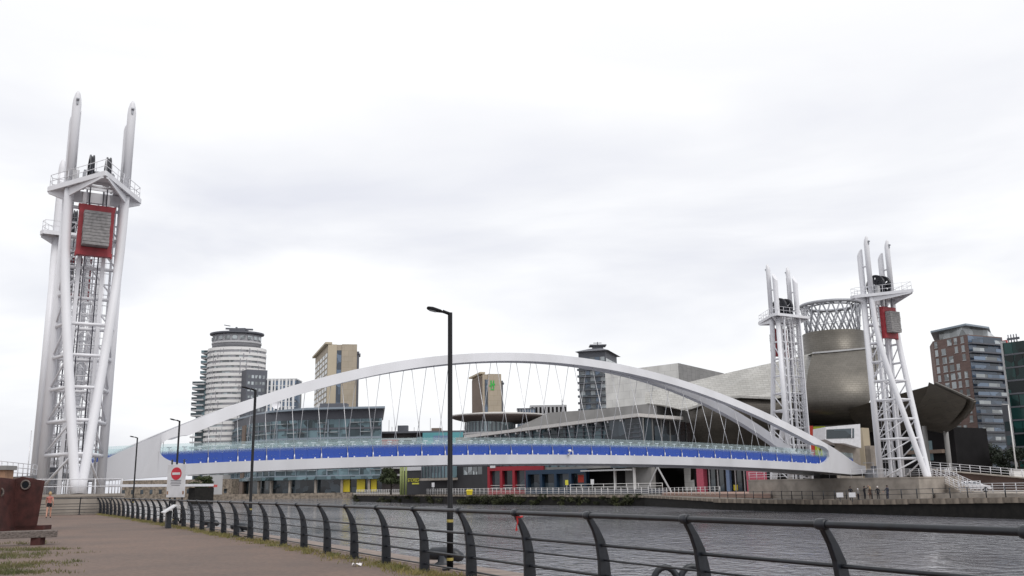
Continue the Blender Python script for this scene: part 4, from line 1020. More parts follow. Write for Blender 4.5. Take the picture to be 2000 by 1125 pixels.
for q, r in zip(rows[0], rows[0][1:]): m.bar(q + V3((0, -.1, .1)), r + V3((0, -.1, .1)), .5, .35)
m.build('hull_trim', 'pale_grey', b)
# drum and lattice crown
Yd = 226; c = at(1632, 700, Yd); Rd = 59 * Yd / FOC; z0, z1 = zat(1632, 700, Yd), zat(1632, 652, Yd)
MB().lathe((c.x, c.y, 0), [(Rd, z0 - 8), (Rd, z1)], 48).build('drum', 'steel_gold', b)
cw_ = at(1624, 620, Yd); Rt = 57.5 * Yd / FOC; zt0, zt1 = zat(1624, 664, Yd) , zat(1624, 597, Yd); Rb = 51 * Yd / FOC
def cr_pt(a, k): r = Rb + (Rt - Rb) * k; return V3((cw_.x + r * math.cos(a), cw_.y + r * math.sin(a), zt0 + (zt1 - zt0) * k))
crown = MB().tube([cr_pt(2 * math.pi * j / 40, 1) for j in range(41)], .42, 6).tube([cr_pt(2 * math.pi * j / 40, .04) for j in range(41)], .18, 5).build('lattice_crown', 'grey_steel', b)
m = MB().tube([V3((cw_.x + Rt * .72 * math.cos(2 * math.pi * j / 40), cw_.y + Rt * .72 * math.sin(2 * math.pi * j / 40), zt1 - .3)) for j in range(41)], .25, 5)
for k in range(20): a = 2 * math.pi * k / 20; m.tube([cr_pt(a, 1), V3((cw_.x + Rt * .72 * math.cos(a + .15), cw_.y + Rt * .72 * math.sin(a + .15), zt1 - .3))], .18, 5)
m.build('crown_ring', 'grey_steel', crown)
for k in range(20):
    a = 2 * math.pi * k / 20
    for s in (-1, 1): MB().tube([cr_pt(a, -.15), cr_pt(a + s * 2 * math.pi / 20 * 2.0, 1)], .2, 5).build('lattice_bar', 'grey_steel', crown)
for kk in (.36, .66): MB().tube([cr_pt(2 * math.pi * j / 40, kk) for j in range(41)], .06, 4).build('lattice_hoop', 'grey_steel', crown)
# swooping canopy
m = MB()
Tp = [(1652, 802, 196), (1700, 786, 188), (1746, 773, 180), (1790, 761, 172), (1828, 750, 166)]
Bt = [(1690, 850, 200), (1705, 842, 196), (1735, 838, 190), (1760, 832, 184), (1784, 817, 178)]
rows = [[at(*lerp3(a, c_, t)) for a, c_ in zip(Tp, Bt)] for t in (0, .33, .66, 1)]
m.grid(rows); m.grid([[q + V3((1, 1.2, .3)) for q in r] for r in rows]); m.build('canopy_flank', 'steel_dark', b)
m = MB()
e0 = [(1828, 750, 166), (1822, 772, 168), (1810, 792, 171), (1797, 806, 174), (1784, 817, 178)]
e1 = [(1866, 767, 158), (1864, 790, 161), (1850, 812, 166), (1832, 828, 171), (1800, 838, 182)]
e2 = [(1904, 785, 152), (1899, 799, 154), (1884, 818, 159), (1868, 834, 166), (1845, 847, 178)]
m.grid([pp(e0), pp(e1), pp(e2)]); m.grid([[q + V3((-.6, 1.4, .5)) for q in pp(r)] for r in (e0, e1, e2)])
m.build('canopy_scoop', 'steel_dark', b)
m = MB()
for q, r in zip(pp([e0[0], e1[0], e2[0], e2[1]]), pp([e1[0], e2[0], e2[1], e2[2]])): m.bar(q + V3((0, 0, .15)), r + V3((0, 0, .15)), .35, .35)
m.build('canopy_lip', 'steel_dark', b)
f = Fac(p2(1640, 216, 850), p2(1792, 200, 850)); f.box(MB(), 0, f.L, GZ, zat(1655, 806, 215), 0, -6, None, zat(1792, 812, 200)).build('rear_hull', 'steel_dark', b)
# entrance hall below
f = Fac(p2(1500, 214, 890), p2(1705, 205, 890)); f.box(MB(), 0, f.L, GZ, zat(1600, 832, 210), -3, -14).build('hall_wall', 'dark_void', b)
f.box(MB(), -2, f.L, zat(1600, 838, 210), zat(1600, 831, 210), -2, .4).build('hall_fascia', 'steel_dark', b)
f = Fac(p2(1700, 200, 890), p2(1868, 184, 890)); f.box(MB(), 0, f.L, GZ, zat(1800, 838, 190), 0, -12).build('entrance_hall', 'dark_void', b)
for px0, px1, y0, y1 in ((1722, 1731, 850, 870), (1812, 1817, 856, 872), (1820, 1826, 858, 872), (1832, 1860, 862, 900), (1780, 1806, 868, 900)):
    f.box(MB(), fpx(f, px0, 192, 870), fpx(f, px1, 192, 870), zat(px0, y1, 192), zat(px0, y0, 192), .02, .1).build('lit_window', 'glass_teal', b)
for px in (1808, 1849): q = at(px, 860, 176); MB().tube([V3((q.x, q.y, GZ)), V3((q.x, q.y, zat(px, 832, 176)))], .45, 10).build('column', 'concrete_grey', b)
f.box(MB(), fpx(f, 1778, 192, 900), fpx(f, 1850, 186, 900), zat(1800, 886, 188), zat(1800, 879, 188), .1, 1.2).build('balcony_front', 'tan_dark', b)
# concrete flank wall with stripe behind kiosk
f = Fac(p2(1630, 178, 880), p2(1700, 172, 880)); f.box(MB(), 0, f.L, GZ, zat(1660, 872, 175), 0, -3).build('terrace_wall', 'concrete', b)
f.box(MB(), fpx(f, 1680, 174, 880), fpx(f, 1690, 173, 880), GZ, zat(1690, 836, 174), .2, -2).build('flank_pier', 'tan_stone', b)
# posters
ps = empty('poster_banner', p2(1584, 203, 880), 'red banner hanging beside the yellow dancer poster', 'banner')
f = Fac(p2(1577, 203, 860), p2(1590, 202.4, 860)); f.box(MB(), 0, f.L, zat(1584, 895, 203), zat(1584, 832, 203), 0, -.15).build('cloth', 'orange_red', ps)
ps = empty('poster_banner', p2(1602, 202, 880), 'yellow banner with a black dancer silhouette beside white kiosk', 'banner')
f = Fac(p2(1590.5, 202.3, 860), p2(1614, 201.5, 860)); f.box(MB(), 0, f.L, zat(1602, 895, 202), zat(1602, 833, 202), 0, -.15).build('cloth', 'lime', ps)
o_ = [(.50, 843), (.56, 841), (.60, 845), (.58, 848), (.72, 842), (.74, 845), (.60, 854), (.58, 862), (.50, 872), (.42, 886), (.30, 893), (.34, 884), (.42, 870), (.42, 860), (.30, 864), (.28, 861), (.46, 851), (.49, 848)]
m = MB(); m.prism([f.p(f.L * x, zat(1602, y_, 202), .02) for x, y_ in o_], f.n * .02); m.build('silhouette', 'dark_void', ps)
# white kiosk
k_ = empty('viewing_kiosk', p2(1648, 168, 880), 'white cantilevered kiosk box with a long dark window', 'kiosk')
Yk = 166; sl = pp([(1612, 834, Yk), (1680, 828, Yk), (1682, 875, Yk), (1650, 866, Yk), (1627, 865, Yk), (1612, 858, Yk)])
MB().prism(sl, (0, 7, 0)).build('shell', 'white_paint', k_)
MB().prism([q + V3((0, -.06, 0)) for q in pp([(1614, 839, Yk), (1668, 836.5, Yk), (1668, 855.5, Yk), (1614, 857, Yk)])], (0, .1, 0)).build('window', 'glass_dark', k_)
MB().prism([q + V3((0, -.1, 0)) for q in pp([(1662.5, 837, Yk), (1664, 837, Yk), (1664, 855.5, Yk), (1662.5, 855.5, Yk)])], (0, .05, 0)).build('mullion', 'white_paint', k_)
q = at(1660, 872, 168); MB().plan([p2(1632, 168.5, 890), p2(1680, 168.5, 890), p2(1680, 172, 890), p2(1632, 172, 890)], GZ, zat(1655, 868, 170)).build('support_wall', 'concrete', k_)

# --- brick apartment tower at the right
Y = 250; b = bld('apartment_tower', 1900, Y, 'tall brick and glass apartment tower beyond the swooping canopy')
A, C, D = p2(1832, 262, 760), p2(1901, Y, 760), p2(1970, 256, 760); zt = zat(1901, 653, Y); A2 = p2(1825, 272, 760)
MB().plan([A2, A, C, D, D + V3((6, 30, 0)), A2 + V3((13, 22, 0))], GZ, zt).build('core_wall', 'brick_red', b)
f = Fac(A, C); g = Fac(C, D); nfl = 17; fh = (zt - GZ) / nfl
for i in range(2, nfl):
    z = GZ + i * fh
    for j in range(5):
        if (i + j) % 7 == 3: continue
        t = .5 + j * (f.L - .4) / 5; w = 1.1 if j not in (1, 2) else 1.55
        wo_ = f.box(MB(), t, t + w, z + .35, z + fh - .35, -.2, .05).build('window', 'glass_pale', b)
        f.box(MB(), t - .12, t + w + .12, z + .2, z + .34, .0, .16).build('sill', 'pale_grey', wo_)
    g.box(MB(), .15, g.L - .5, z + .25, z + fh - .3, -.1, .1).build('glazing', 'glass_blue', b)
    bo = g.box(MB(), .0, g.L - .3, z - .3, z + .1, 0, 1.4).build('balcony', 'slate', b)
    for j in range(3): g.box(MB(), .1 + j * (g.L - .5) / 3, (j + 1) * (g.L - .5) / 3, z + .12, z + 1.05, 1.28, 1.36).build('balustrade', 'glass_pale' if (i + j) % 3 == 0 else 'glass_blue', bo)
g.box(MB(), g.L - .35, g.L + .15, GZ, zt - 1, -.2, 1.5).build('red_fin', 'red_panel', b)
zr = zat(1901, 636, Y)
MB().plan([A + V3((2.5, 1, 0)), C + V3((-.5, 1.2, 0)), D + V3((-3, 1.5, 0)), D + V3((8, 18, 0)), A + V3((12, 18, 0))], zt, zr).build('penthouse', 'glass_pale', b)
MB().plan([A + V3((-.6, -.6, 0)), C + V3((-.4, -1.0, 0)), D + V3((-3.6, -.6, 0)), D + V3((8, 20, 0)), A + V3((10, 20, 0))], zr, zr + .5).build('roof', 'roof_edge', b)
# dark green glass tower on the frame edge
Y = 205; b = bld('glass_tower', 2010, Y, 'dark green glass tower at the edge beside the brick tower')
C, D = p2(1971, Y, 780), p2(2090, Y - 10, 780); zt = zat(1990, 670, Y); f = Fac(C, D)
MB().plan([C, D, D + V3((20, 30, 0)), C + V3((18, 30, 0))], GZ, zt).build('core_wall', 'glass_green', b)
for i in range(1, 15): f.box(MB(), 0, f.L, zt - i * 2.9, zt - i * 2.9 + .35, 0, .16).build('floor_band', 'slate', b)
for i in range(15):
    for j in range(7):
        if random.random() < .55: f.box(MB(), .4 + j * 1.9, 2.1 + j * 1.9, zt - i * 2.9 - 2.5, zt - i * 2.9 - .1, -.02, .08).build('pane', 'glass_green', b)
f.box(MB(), -.25, .1, GZ, zt + .3, -.2, .3).build('edge_fin', 'pale_grey', b)
m = MB()
for k in range(4): m.tube([f.p(.6 + k * .6, zt, -2), f.p(.6 + k * .6, zt + 2.0, -2)], .12, 5)
m.bar(f.p(.3, zt + 1.0, -2), f.p(3, zt + 1.0, -2), .2, .5); m.build('roof_aerials', 'slate', b)
b = bld('link_block', 1975, 240, 'low dark link block between the brick and glass towers')
f = Fac(p2(1962, 240, 840), p2(1990, 236, 840)); f.box(MB(), 0, f.L, GZ, zat(1975, 792, 240), 0, -8).build('wall', 'slate', b)
for i in range(4): f.box(MB(), .3, f.L - .3, 3 + i * 3.6, 5.4 + i * 3.6, -.1, .05).build('window', 'glass_teal', b)

# --- low swing footbridge far left, and the low shed behind it
b = bld('low_footbridge', 330, 300, 'low white beam footbridge with a red end far up the basin', 'footbridge')
f = Fac(p2(205, 262, 950), p2(424, 300, 950))
f.box(MB(), 0, f.L - 1.5, zat(300, 951, 285), zat(300, 946, 285), 0, -2.0).build('deck_beam', 'white_paint', b)
f.box(MB(), f.L - 1.45, f.L, zat(424, 951.5, 300), zat(424, 946.5, 300), .1, -2.1).build('end_block', 'red_panel', b)
f.box(MB(), f.L - 9, f.L - 1, WATER, zat(420, 952, 300), -.3, -3).build('pier', 'quay_stone_dark', b)
b = bld('basin_shed', 300, 432, 'long low pale building on the horizon behind the white footbridge')
f = Fac(p2(235, 445, 950), p2(452, 442, 950)); f.box(MB(), 0, f.L, GZ, zat(340, 937, 443), 0, -10).build('wall', 'quay_stone', b)
f.box(MB(), f.L * .74, f.L * .92, GZ, zat(420, 928, 443), .3, -10).build('white_bay', 'pale_grey', b)
for j in range(12): f.box(MB(), j * f.L / 12 + 1, j * f.L / 12 + 2.4, .6, 2.6, -.05, .08).build('window', 'glass_dark', b)
# ------------------------------------------------------------------ near quay railing
RH = 1.2
PROF = [(0.25, 0.0), (0.25, 0.3), (0.235, 0.6), (0.19, 0.85), (0.12, 1.01), (0.045, 1.13), (0.0, 1.2)]   # (towards water, height)
WDT = [0.205, 0.195, 0.17, 0.14, 0.112, 0.095, 0.078]
def prof_off(z):
    for (o0, z0), (o1, z1) in zip(PROF, PROF[1:]):
        if z0 <= z <= z1: return o0 + (o1 - o0) * (z - z0) / (z1 - z0)
    return 0
m = MB(); sm = []
for (o, z), w in zip(PROF, WDT): sm.append([V3((-.032, o - w / 2 , z)), V3((.032, o - w / 2, z)), V3((.032, o + w / 2, z)), V3((-.032, o + w / 2, z))])
for k_ in range(4): m.grid([[r[k_], r[(k_ + 1) % 4]] for r in sm], False)
m.add(sm[-1], [(0, 1, 2, 3)])
POST = m.build('post', 'rail_paint', None, loc=(0, 0, 0))
bm = bmesh.new(); bm.from_mesh(POST.data); bmesh.ops.remove_doubles(bm, verts=bm.verts, dist=1e-4); bmesh.ops.recalc_face_normals(bm, faces=bm.faces); bm.to_mesh(POST.data); bm.free()
q = POST.modifiers.new('bevel', 'BEVEL'); q.width = .012; q.segments = 2; q.limit_method = 'ANGLE'; q.angle_limit = math.radians(50)
PLATE = MB().box((0, .25, .012), (.2, .36, .024)).tube([(.07, .12, .02), (.07, .12, .045)], .015, 6).tube([(-.07, .38, .02), (-.07, .38, .045)], .015, 6).build('foot_plate', 'rail_paint', None, loc=(0, 0, 0))
COLLAR = MB().lathe((0, 0, 0), [(.038, -.065), (.053, -.06), (.058, -.03), (.058, .03), (.053, .06), (.038, .065)], 16, caps=False).build('collar', 'rail_paint', None, loc=(0, 0, 0))
COLLAR.data.transform(Matrix.Rotation(math.pi / 2, 4, 'Y'))
def quay_rail(root, spots):               # spots: (point of the rail foot line, yaw of the fence tangent)
    w = V3(root['_w'])
    global _first
    ps = []
    for i, (p, yaw) in enumerate(spots):
        po = POST if _first else inst(POST, root); po.parent = root; po.location = p - w; po.rotation_euler = (0, 0, yaw)
        fp = PLATE if _first else inst(PLATE, po); fp.parent = po; fp.location = (0, 0, 0)
        cl = COLLAR if _first else inst(COLLAR, po); cl.parent = po; cl.location = (0, 0, RH); _first = False
        nrm = V3((-math.sin(yaw), math.cos(yaw), 0)); ps.append((p, nrm))
    for (a, na), (c, nc) in zip(ps, ps[1:]):
        for z, r in ((RH, .036), (.80, .023), (.60, .014), (.39, .022), (.15, .016)):
            q = prof_off(z); MB().tube([a + na * q + V3((0, 0, z)), c + nc * q + V3((0, 0, z))], r, 10, caps=False).build('rail', 'rail_paint', root)
_first = True
spots = []; Y = 9.25 - 1.875 * 3
while Y < 73:
    n_ = rail_n(Y); t_ = V3((-n_.y, n_.x, 0))          # tangent; local +y must point to the water
    yaw = math.atan2(-n_.x, n_.y)
    spots.append((rail_pt(Y), yaw)); Y += 2.12 * abs(t_.y)
root = empty('quay_railing', rail_pt(8.6), 'dark grey curved post railing running along the near quay edge', 'railing')
quay_rail(root, spots)
c0 = spots[-1][0]; d = (br(-9, -6.4) - br(3, -6.4)).normalized(); c1 = br(2.4, -7.0); yw = math.atan2(-(-d.x * 0 - BV.x), 0) if False else None
nv = BV                                                   # faces the plinth wall
yaw = math.atan2(-nv.x, nv.y)
root2 = empty('quay_railing', br(0, -7.2), 'short dark railing in front of the near plinth wall at path end', 'railing')
quay_rail(root2, [(br(2.2 - 2.15 * k, -7.3), yaw) for k in range(6)])

# ------------------------------------------------------------------ lamp posts
def make_lamp():
    t = empty('lamp_post', (0, 0, 0), 'x', 'lamp post', 'black lamp posts along the quay', world=False)
    MB().tube([(0, 0, 0), (0, 0, 1.2), (0, 0, 1.22), (0, 0, 5.2)], [.065, .065, .052, .048], 12).build('pole', 'lamp_black', t)
    MB().box((0, 0, .015), (.3, .3, .03)).build('base_plate', 'lamp_black', t)
    MB().tube([(0, 0, 5.170), (-.16, 0, 5.230)], .035, 8).build('arm', 'lamp_black', t)
    m = MB(); a = [(-.12, 5.200), (-.2, 5.255), (-.36, 5.310), (-.47, 5.320), (-.5, 5.290), (-.44, 5.255), (-.3, 5.220)]
    m.prism([(x, -.09, z) for x, z in a], (0, .18, 0)); h = m.build('lamp_head', 'lamp_black', t, bevel=.02)
    MB().hexa([(-.44, -.07, 5.246), (-.3, -.07, 5.212), (-.3, .07, 5.212), (-.44, .07, 5.246), (-.44, -.07, 5.256), (-.3, -.07, 5.222), (-.3, .07, 5.222), (-.44, .07, 5.256)]).build('lens', 'glass_pale', h)
    for z in (.18, .92): MB().tube([(0, 0, z), (0, 0, z + .055)], .067, 12, caps=False).build('yellow_band', 'yellow_band', t)
    return t
lp = make_lamp()
for i, (Yl, pxl, lb) in enumerate(((19.02, 879, 'tallest looking black lamp post with yellow bands beside the bollard'), (33.6, 487, 'black lamp post in front of the glass studio block'), (48.2, 338, 'black lamp post standing just behind the no entry sign'), (62.8, 256, 'black lamp post between the sign and near tower, farthest one'))):
    o = lp if i == 0 else copy_tree(lp); o.location = p2(pxl, Yl, 1030); o['label'] = lb; o.scale = (1, 1, 1.0); o.rotation_euler = (0, 0, .12)

# ------------------------------------------------------------------ mooring bollards
def bollard(p, yaw, label, kind):
    t = empty('mooring_bollard', p, label, 'bollard', 'mooring bollards on the quay'); R = Matrix.Rotation(yaw, 3, 'Z')
    def W(x, y, z): return p + R @ V3((x, y, z))
    if kind == 0:                       # low rounded cast body on a stool
        m = MB(); m.tube([W(-.42, 0, .17), W(-.39, 0, .20), W(-.25, 0, .24), W(0, 0, .25), W(.25, 0, .22), W(.38, 0, .16), W(.42, 0, .12)], [.03, .10, .135, .14, .135, .10, .03], 14); m.build('horn', 'black_steel', t)
        m = MB(); m.lathe(p, [(.24, 0), (.22, .03), (.14, .08), (.14, .2)], 16); m.build('stool', 'black_steel', t)
    else:                               # twin looped cleat
        m = MB(); m.box(W(0, 0, .04), (.75, .4, .08), rz=yaw); m.build('base', 'black_steel', t)
        for s in (-.19, .19):
            m = MB(); m.tube([W(s + .17 * math.cos(a), 0, .3 + .2 * math.sin(a)) for a in [-.9 + (math.pi + 1.8) * k / 14 for k in range(15)]], .045, 10); m.build('loop', 'black_steel', t)
bollard(rail_pt(19.6, 1.18), math.radians(-20), 'low rounded black bollard at the foot of the near lamp post', 0)
bollard(rail_pt(12.55, 1.12), math.radians(10), 'black twin looped mooring cleat behind the railing', 1)
bollard(rail_pt(36.5, 1.15), math.radians(-20), 'small black bollard behind the railing near second lamp post', 0)
bollard(rail_pt(41.5, 1.15), math.radians(-20), 'small black bollard behind the railing by the sign legs', 0)

# ------------------------------------------------------------------ no entry sign, lectern, ribbon, litter
sp = rail_pt(46.4, .5); sg = empty('no_entry_sign', sp, 'white board with red no entry roundel on two legs', 'sign')
yw = math.radians(-18); R = Matrix.Rotation(yw, 3, 'Z')
def S(x, y, z): return sp + R @ V3((x, y, z))
zc = zat(347, 939, 46.4); hb = 62 * 46.4 / FOC / 2; wb = 41 * 46.4 / FOC / 2
MB().box(S(0, 0, zc), (2 * wb, .05, 2 * hb), M=R).build('board', 'sign_white', sg, bevel=.01)
m = MB(); n = 28; m.prism([S(.31 * math.cos(2 * math.pi * k / n), -.032, zc + hb * .44 + .31 * math.sin(2 * math.pi * k / n)) for k in range(n)], R @ V3((0, .006, 0))); rd = m.build('roundel', 'sign_red', sg)
MB().box(S(0, -.04, zc + hb * .44), (.46, .012, .115), M=R).build('white_bar', 'sign_white', rd)
for k, (w, dz, h_) in enumerate(((.62, .02, .035), (.58, -.06, .035), (.62, -.14, .035), (.5, -.22, .03))):
    MB().box(S(0, -.028, zc + dz), (w, .008, h_), M=R).build('text_line', 'sign_ink', sg)
for x in (-.46, .46): MB().box(S(x, -.028, zc - hb * .72), (.09, .008, .16), M=R).build('corner_label', 'brick_tan', sg)
for x in (-.36, .36): MB().tube([S(x, .06, 0), S(x, .06, zc + hb + .25)], .045, 8).build('leg', 'black_steel', sg)
for x in (-.36, .36): MB().tube([S(x, .06, zc - hb - .1), S(x * .4, .7, 0)], .035, 8).build('brace', 'black_steel', sg)
lc = rail_pt(42.6, -.45); le = empty('information_lectern', lc, 'tilted pale information panel on a dark pedestal beside the railing', 'lectern')
R2 = Matrix.Rotation(math.radians(-60), 3, 'Z')
m = MB(); m.box(lc + V3((0, 0, .38)), (.38, .22, .76), M=R2); m.build('pedestal', 'black_steel', le, bevel=.02)
m = MB(); m.box(lc + V3((0, 0, .84)), (.9, .62, .05), M=R2 @ Matrix.Rotation(math.radians(32), 3, 'X')); m.build('panel', 'sign_white', le)
q = spots[6][0] + rail_n(spots[6][0].y) * .02
rb_ = MB(); rb_.grid([[q + V3((.012 * math.sin(k), -.07, 1.12 - .04 * k)), q + V3((.026 + .012 * math.sin(k * 1.3), -.075, 1.12 - .037 * k))] for k in range(6)]); rb_.tube([q + V3((.0, -.02, 1.14)), q + V3((.05, -.1, 1.13)), q + V3((.1, -.02, 1.14))], .016, 6)
tag(rb_.build('ribbon', 'ribbon', None, loc=q), 'red ribbon tied to a railing post', 'ribbon')
q = atz(697, 1106, 0.0); m = MB(); m.grid([[q + V3((.05 * i - .1, .045 * j - .06, .012 + .02 * ((i * 3 + j * 5) % 4))) for i in range(5)] for j in range(4)], False)
tag(m.build('paper_scrap', 'litter_white', None, loc=q), 'crumpled white paper scrap on the paving', 'litter')

# ------------------------------------------------------------------ rusted hull sculpture, bench, walls at left
sc0 = at(55, 1034, 42.6); sc0.z = 0; ru = empty('hull_sculpture', sc0, 'dark rusted steel hull sculpture with round portholes', 'sculpture')
Ys = 42.6
def plate(pts, vec, hole):
    p_ = pp(pts); m = MB(); m.prism(p_, vec); return m
r_ = plate([(24, 937, Ys), (43, 930.5, Ys), (88, 939, Ys), (71, 1034, Ys), (20, 1036, Ys)], (-.5, .9, 0), None).build('hull_plate', 'rust', ru, bevel=.03)
def port(px, py, Yq, par):
    c = at(px, py, Yq); rr = 8.2 * Yq / FOC
    MB().tube([c + V3((rr * math.cos(a), -.03, rr * math.sin(a))) for a in [2 * math.pi * k / 24 for k in range(25)]], .04, 6).build('porthole_rim', 'timber', par)
    MB().tube([c + V3((0, -.04, 0)), c + V3((0, .02, 0))], rr, 20).build('porthole_glass', 'glass_dark', par)
port(50.5, 947, Ys, r_)
l_ = plate([(-45, 935, Ys - 3), (-20, 932, Ys - 2), (23, 937, Ys - .1), (18, 1037, Ys - .1), (-38, 1046, Ys - 3)], (.1, .9, 0), None).build('hull_plate', 'rust', ru, bevel=.03)
port(-1, 962, Ys - 1.15, l_)
MB().box(at(-10, 1052, 38) + V3((0, 0, .0)), (1.5, 1.2, .25)).build('footing', 'rust', ru)
MB().box(V3((sc0.x + .0, sc0.y + .4, .04)), (1.3, .8, .3)).build('footing', 'rust', ru)
bn0 = atz(40, 1062, 0); be = empty('timber_bench', bn0, 'thick weathered timber bench beam in front of the rusted sculpture', 'bench')
a, c = at(112, 1043, 30.5), at(-60, 1046, 29.5); a.z = c.z = (a.z + c.z) / 2
MB().bar(a, c, .42, .21).build('seat_beam', 'timber', be, bevel=.015)
for t in (.22, .8): q = a.lerp(c, t); MB().box((q.x, q.y, q.z / 2 - .06), (.3, .34, max(.1, q.z - .10))).build('support_block', 'rust', be)
bp_ = p2(6, 58, 920); pi_ = empty('brick_pier', (bp_.x, bp_.y, 0), 'brick gate pier with stone cap at the frame edge', 'pier')
MB().box((bp_.x - .1, bp_.y, zat(6, 918, 58) / 2), (1.0, 1.0, zat(6, 918, 58))).build('shaft', 'brick_tan', pi_); MB().box((bp_.x - .1, bp_.y, zat(6, 914, 58)), (1.25, 1.25, .26)).build('cap', 'concrete_grey', pi_)
rw = empty('ramp_wall', p2(50, 74), 'dark ramp wall with white railing behind the rusted sculpture', 'wall')
w0, w1 = at(15, 931, 72), at(108, 931, 88)
f = Fac(w0, w1); f.box(MB(), -8, f.L, 1.5, w0.z, 0, -.4).build('wall', 'tan_dark', rw)
railing(rw, [f.p(-6, w0.z, -.2), f.p(f.L, w0.z, -.2)], 1.15, (.35, .75, 1.13), .04, .03, 'white_paint', 1.6)
for px, lb, pt in ((56, 'thin pale mast left of near towers, shorter one', 842), (62.5, 'thin pale mast left of near towers, taller one', 814)):
    q = p2(px, 125, 900); t = empty('flag_mast', (q.x, q.y, 0), lb, 'mast')
    MB().tube([(q.x, q.y, 0), (q.x, q.y, zat(px, pt, 125))], [.12, .06], 8).build('pole', 'cable', t); MB().lathe((q.x, q.y, zat(px, pt, 125)), [(.0, -.05), (.09, .03), (0, .14)], 8, caps=False).build('finial', 'cable', t)

# ------------------------------------------------------------------ people
def person(p, yaw, h, label, top, legs, hair, pose, shoes='cloth_black', bare_legs=False, long_hair=False, hat=None, bag=None, bare_arms=False):
    s = h / 1.72
    J = dict(pel=(0, 0, .94), bel=(0, .01, 1.08), che=(0, 0, 1.28), nk0=(0, .0, 1.44), nk=(0, .01, 1.50), hd=(0, .025, 1.60), hd2=(0, .02, 1.68))
    for sd_, sg_ in (('l', 1), ('r', -1)):
        lean = pose.get('step', 0) * sg_
        J['hip' + sd_] = (.09 * sg_, 0, .90); J['kn' + sd_] = (.10 * sg_, .03 + lean * .5, .50); J['an' + sd_] = (.105 * sg_, -.02 + lean, .09); J['to' + sd_] = (.12 * sg_, .13 + lean, .035)
        J['sh' + sd_] = (.175 * sg_, 0, 1.40)
        e, w = pose.get('arm' + sd_, ((.24, .0, 1.13), (.25, .06, .88)))
        J['el' + sd_] = (e[0] * sg_, e[1], e[2]); J['wr' + sd_] = (w[0] * sg_, w[1], w[2])
    rad = dict(pel=.135, bel=.125, che=.145, nk0=.075, nk=.055, hd=.088, hd2=.075, hip=.095, kn=.062, an=.042, to=.04, sh=.065, el=.043, wr=.032)
    E = [('pel', 'bel'), ('bel', 'che'), ('che', 'nk0'), ('nk0', 'nk'), ('nk', 'hd'), ('hd', 'hd2')]
    for d_ in 'lr': E += [('pel', 'hip' + d_), ('hip' + d_, 'kn' + d_), ('kn' + d_, 'an' + d_), ('an' + d_, 'to' + d_), ('che', 'sh' + d_), ('sh' + d_, 'el' + d_), ('el' + d_, 'wr' + d_)]
    if 'bend' in pose:                   # leaning forward from the hips
        a = pose['bend']; R_ = Matrix.Rotation(-a, 3, 'X')
        for k in ('bel', 'che', 'nk0', 'nk', 'hd', 'hd2', 'shl', 'shr', 'ell', 'elr', 'wrl', 'wrr'): J[k] = tuple(R_ @ (V3(J[k]) - V3((0, 0, .94))) + V3((0, 0, .94)))
    nm = list(J); me = bpy.data.meshes.new('body'); me.from_pydata([V3(J[k]) * s for k in nm], [(nm.index(a), nm.index(c)) for a, c in E], [])
    tmp = bpy.data.objects.new('body_tmp', me); COL.objects.link(tmp)
    sk = tmp.modifiers.new('skin', 'SKIN'); sk.use_smooth_shade = True
    for i, k in enumerate(nm):
        v = me.skin_vertices[0].data[i]; kk = k if k in rad else k[:-1]; r = rad[kk] * s; v.radius = (r, r * (.78 if kk in ('che', 'bel', 'pel') else 1)); v.use_root = (k == 'pel')
    sb = tmp.modifiers.new('sub', 'SUBSURF'); sb.levels = 1; sb.render_levels = 1
    dg = bpy.context.evaluated_depsgraph_get(); dg.update(); ev = tmp.evaluated_get(dg); bmh = bpy.data.meshes.new_from_object(ev)
    bpy.data.objects.remove(tmp)
    mats_ = ['skin', top, legs, shoes]
    bm = bmesh.new(); bm.from_mesh(bmh)
    for d_ in 'lr':                      # five fingers per hand
        w = V3(J['wr' + d_]) * s; e = V3(J['el' + d_]) * s; dr = (w - e).normalized(); sd2 = dr.cross(V3((1, 0, 0)) if abs(dr.x) < .8 else V3((0, 0, 1))).normalized()
        for k in range(5):
            sp_ = (k - 2) * .017 * s; q = w + sd2 * sp_; ln = (.085 if k else .055) * s; out_ = sd2 * (-.03 * s if k == 0 else 0)
            mb = MB(); mb.tube([q, q + dr * .09 * s + out_, q + dr * (.09 * s + ln) + out_ + V3((0, .015 * s, 0))], [.018 * s, .012 * s, .007 * s], 5)
            vs = [bm.verts.new(v) for v in mb.v]
            for f_ in mb.f: bm.faces.new([vs[i] for i in f_])
    segs_ = [(V3(J[a]) * s, V3(J[c]) * s, a, c) for a, c in E]
    for f_ in bm.faces:
        c = f_.calc_center_median(); best = None
        for a, b_, ka, kb in segs_:
            t = max(0, min(1, (c - a).dot(b_ - a) / (b_ - a).length_squared)); dd = (c - a.lerp(b_, t)).length
            if best is None or dd < best[0]: best = (dd, ka, kb, t)
        ka, kb, t = best[1], best[2], best[3]; mi = 1
        if ka[:2] in ('nk', 'hd') and ka != 'nk0': mi = 0
        elif ka[:2] == 'sh': mi = 0 if bare_arms and t > .3 else 1
        elif ka[:2] == 'el': mi = 0 if (t > .9 or bare_arms) else 1
        elif ka == 'pel' and kb.startswith('hip') or ka.startswith('hip'): mi = 2 if not (bare_legs and ka.startswith('hip') and t > .45) else 0
        elif ka.startswith('kn'): mi = 0 if bare_legs else 2
        elif ka.startswith('an'): mi = 3
        elif ka == 'pel' and t < .5: mi = 2
        if c.z < 0.1 * s: mi = 3
        f_.material_index = mi; f_.smooth = True
    idx = [f_.material_index for f_ in bm.faces]
    bm.to_mesh(bmh); bm.free(); bmh.materials.clear()
    for q in mats_: bmh.materials.append(MATS[q])
    bmh.polygons.foreach_set('material_index', idx)
